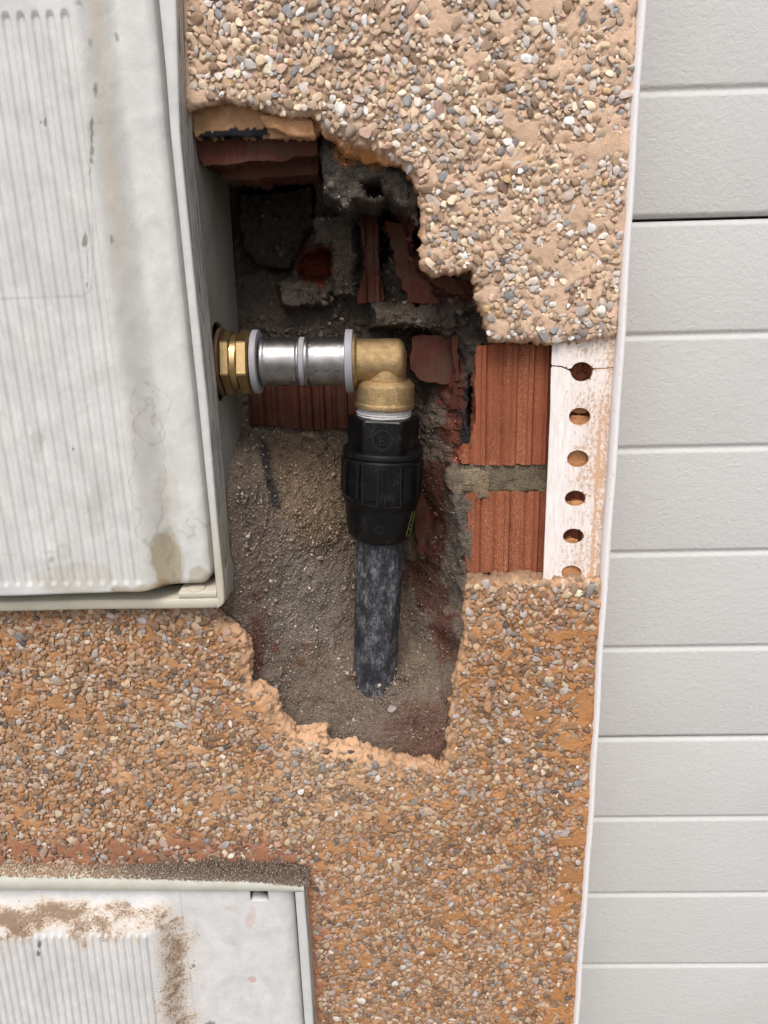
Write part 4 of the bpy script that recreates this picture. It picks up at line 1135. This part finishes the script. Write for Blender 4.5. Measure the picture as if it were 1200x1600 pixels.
# top bar: ends at right with clipped corner
def topbar():
    # slight fall to the right as surveyed
    tp = Parr([(-250,1368),(0,1369),(200,1371),(380,1376),(474,1384)], YF); lw = Parr([(-250,1390),(0,1391),(200,1392),(380,1393),(474,1394)], YF)
    xs = np.linspace(XL1, float(Xo2(zt2)) + .0, 120); V = []
    for x in xs:
        a = np.interp(x, tp[:, 0], tp[:, 2]); b = np.interp(x, lw[:, 0], lw[:, 2]); y0 = YF; y1 = .011
        V += [(x, yy, zz_) for yy, zz_ in [(y1, a + .0006), (y0 + .001, a), (y0, a - .001), (y0, b + .0006), (y0 + .0006, b), (y1, b)]]
    n = len(xs)
    f = [[i * 6 + j, i * 6 + 6 + j, i * 6 + 6 + j + 1, i * 6 + j + 1] for i in range(n - 1) for j in range(5)]
    V = np.array(V); uvp = proj(V); k = np.clip(smooth(.1, .5, fbm(uvp[:, 0], uvp[:, 1], 20., 4, 3)) * .35, 0, 1)[:, None]
    c = np.ones((len(V), 3)) * (1 - k) + (srgb(205, 192, 165) / srgb(222, 222, 217)) * k
    c *= srgb(206, 206, 192) / srgb(206, 207, 202)
    mk('frame_top', V, [np.array(f), np.array([[(n - 1) * 6 + j for j in range(6)]])], M_grp, box2, c, True, .9)
    return tp, lw
tp2, lw2 = topbar()
zs2 = np.linspace(ZB2, float(lw2[-1, 2]) + .0002, 120)
bar_right('frame_side', Xi2, Xo2, zs2, YF + .0001, .011, box2)
hbar('frame_bottom', XL1, float(Xo2(ZB2)), ZB2 - .007, ZB2, YF, .011, box2)
def xr2(z): return Xi2(z) - .0030
def zt2f(x): return np.interp(x, lw2[:, 0], lw2[:, 2])
fl2 = Parr([(226,1475),(240,1600)], YF - .010)
def fx2(z): return fl2[0, 0] + (z - fl2[0, 2]) * (fl2[1, 0] - fl2[0, 0]) / (fl2[1, 2] - fl2[0, 2]) + .003
def lid2():
    zt = float(zb_t) + .001
    X1 = np.arange(XL1 + .01, float(Xi2(ZB2)) + .002, .00062); nb = int((zt - (-.62)) / .0012)
    S, T = np.meshgrid(np.linspace(0, 1, len(X1)), np.linspace(0, 1, nb), indexing='ij')
    Z = zt + (-.62 - zt) * T; xl = XL1 + .01
    X = xl + (xr2(Z) - xl) * S; Z = zt2f(X) - .0004 + (-.62 - zt2f(X)) * T
    dR = xr2(Z) - X; dT = zt2f(X) - Z
    edge_ = np.where(dR <= 1e-6, .012, 0)
    e = dR; R = .011; ee = np.clip(e, 0, R)
    Y = YF + .0050 + (R - np.sqrt(np.maximum(R ** 2 - (R - ee) ** 2, 0))) * .8 + edge_
    # door leaf: slightly prouder left part with a rounded top right corner
    dl = np.minimum(P(292, 1500, YF)[0] - X, dT - .0006); cr = .006
    qx = cr - (P(292, 1500, YF)[0] - X); qz = cr - (dT - .0006); m = (qx > 0) & (qz > 0); dl = np.where(m, cr - np.hypot(qx, qz), dl)
    Y = Y - .0009 * smooth(0, .0016, dl)
    ft = P(150, 1470, YF - .012)[2]; sw = .026
    k = (1 - smooth(0, 1, (X - fx2(Z)) / .022)) * (1 - smooth(0, 1, (Z - ft) / sw))
    Y = Y - .0120 * k
    pit = .0056; hw = .0017; cx = (X - (fx2(Z) - .003)) / pit; nc = np.round(cx); dx = (cx - nc) * pit
    zc = np.minimum(Z, ft + .0015 - hw); dd = np.hypot(dx, Z - zc)
    Y = Y - .0019 * (1 - smooth(hw * .55, hw * 1.2, dd)) * (nc <= 0)
    # notch by the top edge
    nl, nr = P(390, 1400, YF)[0], P(415, 1400, YF)[0]; nb_ = P(400, 1413, YF)[2]
    nm = smooth(-.0003, .0003, X - nl) * smooth(-.0003, .0003, nr - X) * smooth(-.0003, .0003, Z - nb_)
    Y = Y + .020 * nm
    Y = Y + fbm(X * 1000, Z * 1000, 30., 3, 16) * .0006 + fbm(X * 1000, Z * 1000, 7., 3, 17) * .00022
    V = np.stack([X.ravel(), Y.ravel(), Z.ravel()], 1); uvp = proj(V); u, v = uvp[:, 0], uvp[:, 1]
    c = np.ones((len(V), 3)) * (srgb(216, 216, 211) / srgb(206, 207, 202))
    n1 = fbm(u, v, 26., 5, 3, gain=.65); n2 = fbm(u, v, 7., 4, 9, gain=.7)
    wob = 46 * fbm(u, v, 42., 4, 12, gain=.65)
    band = smooth(1388, 1430, v + wob * .4) * (1 - smooth(1430, 1500, v + wob)) * (1 - smooth(230, 340, u + wob)); col_ = np.exp(-((u - 278 - (v - 1500) * .06 + wob * .6) / 46) ** 2) * smooth(1380, 1440, v)
    dz_ = np.clip(np.maximum(band, col_ * .95), 0, 1.) * (1 - .35 * smooth(1500, 1600, v) * (u < 230)); k2 = smooth(.6, .95, dz_ + n1 * .5)
    dz_ = dz_ + .22 * smooth(250, 0, u) * (v < 1500)
    nmf = (smooth(-.0012, -.0004, X - nl) * smooth(-.0012, -.0004, nr - X) * smooth(-.0012, -.0003, Z - nb_)).ravel()[:, None]; c = c * (1 - nmf) + (srgb(60, 50, 42) / srgb(206, 207, 202)) * nmf  # notch and its rim painted dark to deepen the recess shade
    for (a, b, r1, r2, kk, cc) in [(392,1432,8,14,.4, srgb(206, 170, 150)), (395,1531,6,5,.5, srgb(200, 140, 120)), (362,1418,10,5,.3, srgb(210, 180, 160)), (328,1601,8,5,.8, srgb(120, 116, 112)), (302,1509,2.6,2.4,.8, srgb(90, 80, 70)), (62,1475,3,5,.8, srgb(90, 82, 78)), (60,1490,3,4,.8, srgb(90, 82, 78)), (197,1415,5,4,.9, srgb(80, 70, 64))]:
        k = (ellps(uvp, a, b, r1, r2, .9, int(a), .3) * kk)[:, None]; c = c * (1 - k) + (cc / srgb(206, 207, 202)) * k
    wu = u + 26 * fbm(u, v, 60., 3, 201); wv_ = v + 26 * fbm(u + 50, v, 60., 3, 203)
    c = c * (1 + .10 * fbm(wu, wv_ * .7, 17., 4, 205, gain=.6) + .05 * np.abs(fbm(wu, wv_, 9., 3, 207)))[:, None]
    lo_ = grid_mesh('lid', X, Y, Z, M_lid2, box2, c.reshape(X.shape + (3,)), flip=True)
    at = lo_.data.color_attributes.new('Dirt', 'FLOAT_COLOR', 'POINT'); dd_ = np.ones((X.size, 4), np.float32); dd_[:, :3] = dz_[:, None]; at.data.foreach_set('color', dd_.ravel())
    return X, Y, Z, k2.reshape(X.shape)
LX, LY, LZ, LK = lid2()
box('body_back', (XL1 + .005, .012, ZB2), (float(X2) - .012, .10, zb_t), M_body, box2)
box('lid_lower_end', (XL1 + .01, YF + .004, ZB2), (float(Xi2(-.7)) - .001, .0, -.6205), M_grp, box2)

# ---- dirt on the lower box
def samp_ledge(n):
    x = rng.uniform(XL1 + .14, float(Xo2(zt2)) + .004, n); y = rng.uniform(-.013, .0005, n)
    u = proj(np.stack([x, y, np.full(n, -.3)], 1))[:, 0]
    top = np.interp(x, tp2[:, 0], tp2[:, 2]); dens = .35 + .65 * smooth(120, 330, u)
    hgt = (.0042 * smooth(-.013, .0, y) + .0004) * (.5 + 1.7 * smooth(200, 440, u)) * (1 + .5 * fbm(x * 1000, y * 1000, 6., 3, 5))
    z = top + rng.random(n) * hgt; k = rng.random(n) < dens * (1 - .5 * (y < -.0115))
    c = srgb(132, 116, 102) * np.ones((n, 1)); w = (1 - smooth(100, 260, u))[:, None]; c = c * (1 - w) + srgb(176, 146, 118) * w
    return x[k], y[k], z[k], c[k]
d1 = grains('ledge_dirt', 21000, None, samp_ledge, .00035, .0010, 2.)
d1['label'] = 'grey brown sand and crumbs lying along the top ledge of lower box'; d1['category'] = 'dirt'
def samp_clump(n):          # heap caught at the right hand corner and beside it
    u = rng.normal(455, 38, n); v = 1358 + rng.normal(0, 9, n) - smooth(300, 400, u) * 4 + (np.maximum(u - 470, 0)) * 1.6
    w = Parr(np.stack([u, v], 1), -.006); k = (u < 492) & (u > 300)
    y = rng.uniform(-.010, -.0005, n); c = srgb(112, 98, 90) * np.ones((n, 1))
    return w[k, 0], y[k], w[k, 2] - .0015, c[k]
def samp_lid(n):
    i = rng.integers(0, LX.size, n); k = rng.random(n) < LK.ravel()[i] * .8
    i = i[k]; x = LX.ravel()[i] + rng.normal(0, .0006, len(i)); z = LZ.ravel()[i] + rng.normal(0, .0006, len(i))
    return x, LY.ravel()[i] - .0001, z, srgb(136, 110, 88) * np.ones((len(i), 1))
d2 = grains('lid_dirt', 60000, None, samp_lid, .0002, .0007, 3.)
d2['label'] = 'brown dirt crust stuck on the sloping lid of lower box'; d2['category'] = 'dirt'

# ================================================================== PIPE ASSEMBLY
pipe = thing('water_pipe', 'brass, steel and black plastic pipe joint with dusty black pipe inside the hole', 'pipe')
A_h = P(352, 566, AXY); B_h = P(603, 564, AXY)
Dh = B_h - A_h; Lh = np.linalg.norm(Dh); Dh = Dh / Lh
A_v = P(603, 564, AXY); B_v = P(585, 1085, AXY + .004)
Dv_ = B_v - A_v; Dv_ = Dv_ / np.linalg.norm(Dv_)
def tu(u):
    lo, hi = -.2, .3
    for _ in range(40):
        m_ = (lo + hi) / 2
        if proj([A_h + Dh * m_])[0, 0] < u: lo = m_
        else: hi = m_
    return lo
def tv(v):
    lo, hi = -.2, .5
    for _ in range(40):
        m_ = (lo + hi) / 2
        if proj([A_v + Dv_ * m_])[0, 1] < v: lo = m_
        else: hi = m_
    return lo
def rh(u, w): return w / 2 * zf(A_h + Dh * tu(u)) / F
def rv(v, w): return w / 2 * zf(A_v + Dv_ * tv(v)) / F
LA = lambda nm, prof, mat, **k: lathe(nm, A_h, Dh, prof, mat, pipe, **k)
t = lambda u: tu(622 + (u - 622) / 1.037)
_tv = tv
tv = lambda v: _tv(442 + (v - 442) / 1.033)
# bush and nut
LA('rubber_bush', soft([(t(335), .0), (t(335), .0215), (t(341), .0215), (t(341), .018), (t(341), 0)], .0008), M_rust)
hx = math.radians(17)
R1 = rh(360, 101)
LA('hex_nut', [(t(341), R1 * .80, 0), (t(342), R1 * .96, 1), (t(344), R1, 1), (t(355), R1, 1), (t(357), R1 * .95, 1), (t(358), R1 * .87, 0), (t(366), R1 * .86, 0), (t(367), R1 * .90, 1), (t(369), R1 * .985, 1), (t(383), R1 * .985, 1), (t(386), R1 * .90, 1), (t(387), R1 * .6, 0)], M_brassn, hexa=hx, sharp=.35)
def ring(nm, u0, u1, w, wi):
    LA(nm, soft([(t(u0), rh(u0, wi)), (t(u0), rh(u0, w)), (t(u1), rh(u1, w * .985)), (t(u1), rh(u1, wi))], .0007), M_ring, close=False)
ring('plastic_ring', 389, 399, 99, 60)
LA('crimp_sleeve', soft([(t(402), rh(400, 70)), (t(402), rh(400, 77)), (t(407), rh(407, 78)), (t(410), rh(410, 75)), (t(438), rh(438, 74.5)), (t(459), rh(459, 74)), (t(461), rh(461, 76.5)), (t(464), rh(464, 76.5)), (t(464), rh(464, 66))], .0006), M_steel, close=False, sharp=.4)
ring('plastic_ring', 464, 473, 76, 60)
LA('crimp_sleeve', soft([(t(473), rh(473, 66)), (t(473), rh(473, 80)), (t(477), rh(477, 80)), (t(481), rh(481, 75)), (t(500), rh(500, 74.5)), (t(530), rh(530, 75)), (t(535), rh(535, 77)), (t(538), rh(538, 77)), (t(538), rh(538, 60))], .0006), M_steel, close=False, sharp=.4)
ring('plastic_ring', 538, 550, 98, 60)
# little stamped marks on the sleeves
def on_cyl(tt, ang, r):
    Dn, a, b = frame_of(Dh); return A_h + Dn * tt + r * (math.cos(ang) * a + math.sin(ang) * b), math.cos(ang) * a + math.sin(ang) * b
def peg(nm, u, v, rr, h, mat, w=75):
    # find angle from v
    best = min((abs(proj([on_cyl(t(u), an, rh(u, w))[0]])[0, 1] - v), an) for an in np.linspace(-1.5, 1.5, 200))
    p, nrm = on_cyl(t(u), best[1], rh(u, w) - .0004)
    lathe(nm, p, nrm, [(0, rr), (h + .0004, rr), (h + .0004, rr * .6), (h + .0002, rr * .5), (h + .0002, 0)], mat, pipe, 20)
peg('stamp_mark', 481, 541, .0016, .00015, M_steel); peg('stamp_mark', 531, 543, .0014, .00015, M_steel)
peg('sight_hole', 404, 595, .0013, .0001, M_dark); peg('sight_hole', 471, 603, .0013, .0001, M_dark, 77); peg('stamp_mark', 456, 592, .0013, .0001, M_steel)
for k, u in enumerate((489, 505, 521)):
    Dn, a, b = frame_of(Dh); arcbox('stamp_dash', A_h, Dh, rh(u, 74), rh(u, 75.2), t(u), t(u + 8), .27, .30, M_dark, pipe, .0001)
# elbow: swept tube with a collar and the threaded socket
elb = bpy.data.objects.new('elbow', None)
def sweep(name, path, radii, mat, parent, n=56):
    path = np.array(path); tang = np.gradient(path, axis=0); V = []
    side = np.cross(Dh, Dv_); side /= np.linalg.norm(side)
    for p, tg, r in zip(path, tang, radii):
        tg = tg / np.linalg.norm(tg); b = np.cross(tg, side); b /= np.linalg.norm(b)
        for j in range(n):
            th = j / n * 2 * math.pi; V.append(p + r * (math.cos(th) * side + math.sin(th) * b))
    m_ = len(path); i = np.arange(m_ - 1)[:, None] * n; j = np.arange(n)[None]; j2 = (j + 1) % n
    q = np.stack([i + j, i + n + j, i + n + j2, i + j2], -1).reshape(-1, 4)
    V = np.array(V); V += (fbm(V[:, 0] * 1000, V[:, 2] * 1000, 6., 3, 3, z=V[:, 1] * 1000) * .00025)[:, None] * side
    return mk(name, V, q, mat, parent, None, True, .7)
rE = rh(600, 69)
ko = tu(603)
el_ = lathe('elbow', A_h, Dh, [(t(551), rE)] + [(ko + rE * .42 + .0065 * math.sin(a), rE - .0065 + .0065 * math.cos(a)) for a in np.linspace(0, math.pi / 2, 9)] + [(ko + rE * .42 + .0065, 0)], M_brass, pipe, wob=.0002, close=False)
lathe('elbow_neck', A_v, Dv_, [(-rE * .30 - .0065, 0)] + [(-rE * .30 - .0065 * math.cos(a), rE * .94 - .0065 + .0065 * math.sin(a)) for a in np.linspace(0, math.pi / 2, 9)] + [(tv(592), rE * .94), (tv(600), rE * .98), (tv(606), rE)], M_brass, el_, wob=.0002, close=False)
lathe('collar', A_h, Dh, soft([(t(549), rh(550, 60)), (t(549), rh(550, 84)), (t(553), rh(553, 84)), (t(557), rh(557, 72)), (t(557), rh(557, 60))], .0008), M_brass, el_, close=False)
LV = lambda nm, prof, mat, par=pipe, **k: lathe(nm, A_v, Dv_, prof, mat, par, **k)
LV('socket', soft([(tv(596), rv(592, 60)), (tv(597), rv(596, 78)), (tv(603), rv(602, 89)), (tv(607), rv(606, 92)), (tv(633), rv(633, 92)), (tv(635), rv(635, 94)), (tv(642), rv(642, 94)), (tv(643), rv(643, 88)), (tv(643), rv(643, 60))], .0007), M_brass, el_, close=False, sharp=.7, wob=.0002)
prof = []
for k in range(16):
    v_ = 641 + k * 1.25; prof.append((tv(v_), rv(v_, 82 + (3.5 if k % 3 else 0) - (k > 13) * 6)))
LV('thread_tape', prof, M_tape, wob=.0007, wseed=4, sharp=2.)
hexr = rv(690, 112)
cpl = LV('coupling_body', [(tv(656), hexr * .80, 0), (tv(656.5), hexr * .97, 1), (tv(659), hexr, 1), (tv(712), hexr, 1), (tv(712), hexr * .8, 0)], M_black, hexa=math.radians(-28), sharp=.35)
LV('seal_ring', soft([(tv(706), rv(710, 100)), (tv(707), rv(710, 124)), (tv(716), rv(712, 127)), (tv(719), rv(717, 118)), (tv(719), rv(716, 90))], .0008), M_black, cpl, close=False)
nut = LV('coupling_nut', soft([(tv(717), rv(717, 100)), (tv(718), rv(718, 122)), (tv(724), rv(722, 124)), (tv(782), rv(780, 123)), (tv(792), rv(790, 116)), (tv(795), rv(795, 114)), (tv(797), rv(797, 111)), (tv(800), rv(800, 111.5)), (tv(833), rv(833, 104)), (tv(845), rv(845, 97)), (tv(851), rv(850, 86)), (tv(852), rv(852, 70))], .0010), M_black, close=False)
for k in range(14):
    th = (k + .5) / 14 * 2 * math.pi
    arcbox('grip_rib', A_v, Dv_, rv(750, 120), rv(750, 128.5), tv(722), tv(779), th - .135, th + .135, M_black, nut, .0012)
# worn pale edges of the ribs
for (u, v0, v1, dth) in [(541, 722, 776, 0), (566, 730, 776, 0), (590, 724, 782, 0), (601, 740, 768, 0), (626, 724, 780, 0), (652, 726, 776, 0)]:
    pass
def ang_of_u(u, v, w):
    Dn, a, b = frame_of(Dv_); tt = tv(v); r = rv(v, w)
    return min((abs(proj([A_v + Dn * tt + r * (math.cos(an) * a + math.sin(an) * b)])[0, 0] - u), an) for an in np.linspace(-1.5, 1.5, 300))[1]
Dn, fa, fb = frame_of(Dv_)
def mark_path(name, pts, w, mat, parent, rad_w, lift=.0001):
    """thin raised line on the round surface through surveyed points"""
    V = []; f = []
    P3 = []
    for (u, v) in pts:
        an = ang_of_u(u, v, rad_w(v)); r = rv(v, rad_w(v)) + lift; nrm = math.cos(an) * fa + math.sin(an) * fb; P3.append((A_v + Dn * tv(v) + r * nrm, nrm))
    for i, (p, nrm) in enumerate(P3):
        q = P3[min(i + 1, len(P3) - 1)][0] - P3[max(i - 1, 0)][0]; q /= np.linalg.norm(q) + 1e-12; s = np.cross(q, nrm) * w / 2
        V += [p - s, p + s, p + s + nrm * .00015, p - s + nrm * .00015]
        if i: b_ = (i - 1) * 4; f += [[b_ + j, b_ + (j + 1) % 4, b_ + 4 + (j + 1) % 4, b_ + 4 + j] for j in range(4)]
    return mk(name, V, np.array(f), mat, parent, None, False)
mark_path('emboss_ring', [(598 + 14.5 * math.cos(a), 684 + 15 * math.sin(a)) for a in np.linspace(0, 2 * math.pi, 30)], .0004, M_scuff, cpl, lambda v: 103, .0006)
for pl in ([(594, 680), (600, 679)], [(594, 686), (600, 685)], [(594, 680), (593, 692), (600, 691)]):
    mark_path('emboss_mark', pl, .0004, M_scuff, cpl, lambda v: 103, .0006)
lw2 = lambda v: 111.6 - (v - 800) * .23
mark_path('emboss_ring', [(593 + 6.5 * math.cos(a), 823 + 6.5 * math.sin(a)) for a in np.linspace(0, 2 * math.pi, 20)], .0003, M_scuff, nut, lw2, .0002)
mark_path('emboss_mark', [(591, 820), (595, 819), (591, 826), (595, 827)], .0003, M_scuff, nut, lw2, .0002)
# printed green outline with small white letters on the right
lw_ = lambda v: 111.6 - (v - 800) * .23
lab = mark_path('printed_label', [(644, 801), (634, 838), (638, 839.5), (640.5, 837), (648, 803), (644, 801)], .0005, M_yellow, nut, lw_, .0002)
for (a, b) in (((643.5, 809.5), (644.5, 811)), ((642.4, 815), (643.5, 817)), ((640.4, 821), (642, 823)), ((638.5, 827), (640, 829))):
    mark_path('printed_letter', [a, b], .0006, M_white, lab, lw_, .0003)
wr = lambda v: 129
for pl in ([(541,720),(539,745),(538,775),(545,779),(553,780)], [(558,722),(559,735),(557,776)], [(566,724),(567,782),(588,784)], [(589.5,784),(591,726),(604,727)], [(601.5,767),(600,785),(625.5,785.5)], [(626,725.5),(625.5,785)], [(604,725),(654,724)], [(654,724),(653,750),(652,781)]):
    mark_path('scuff', pl, .00032, M_scuff, nut, wr, .0001)
LV('pipe', [(tv(846), rv(850, 60)), (tv(846), rv(855, 73.5)), (tv(1000), rv(1000, 69.5)), (tv(1130), rv(1100, 66.5)), (tv(1130), rv(1100, 50))], M_pipe, wob=.00008, wseed=9)

# ---- loose stones on the sand
for (u, v, r, c, lb) in [(613,1108,.0034, srgb(150,142,136), 'small grey stone lying on the sand right below the pipe end'), (596,1088,.0026, srgb(122,110,98), 'brown pebble touching the lower end of the pipe'),
                         (500,872,.0024, srgb(176,158,140), 'pale pebble stuck in the sand left of the pipe below the coupling')]:
    w = P(u, v, .036); y, _c = surf_y(np.array([w[0]]), np.array([w[2]])); w = P(u, v, float(y[0]))
    y, _c = surf_y(np.array([w[0]]), np.array([w[2]])); w = P(u, v, float(y[0]) - r * .3)
    me = bpy.data.meshes.new('stone'); me.from_pydata((PROT[5 if u > 600 else 9] * r).tolist(), [], IF.tolist()); me.materials.append(M_stone_o)
    me.polygons.foreach_set('use_smooth', np.ones(len(me.polygons), bool)); me.set_sharp_from_angle(angle=.6)
    o = bpy.data.objects.new('stone', me); C.objects.link(o); o.location = w; o.rotation_euler = (.4, .3, .8); o.color = (*[float(k) for k in c], 1); tag(o, lb, 'stone')
print('tris', sum(len(o.data.polygons) * 2 for o in scene.objects if o.type == 'MESH'))
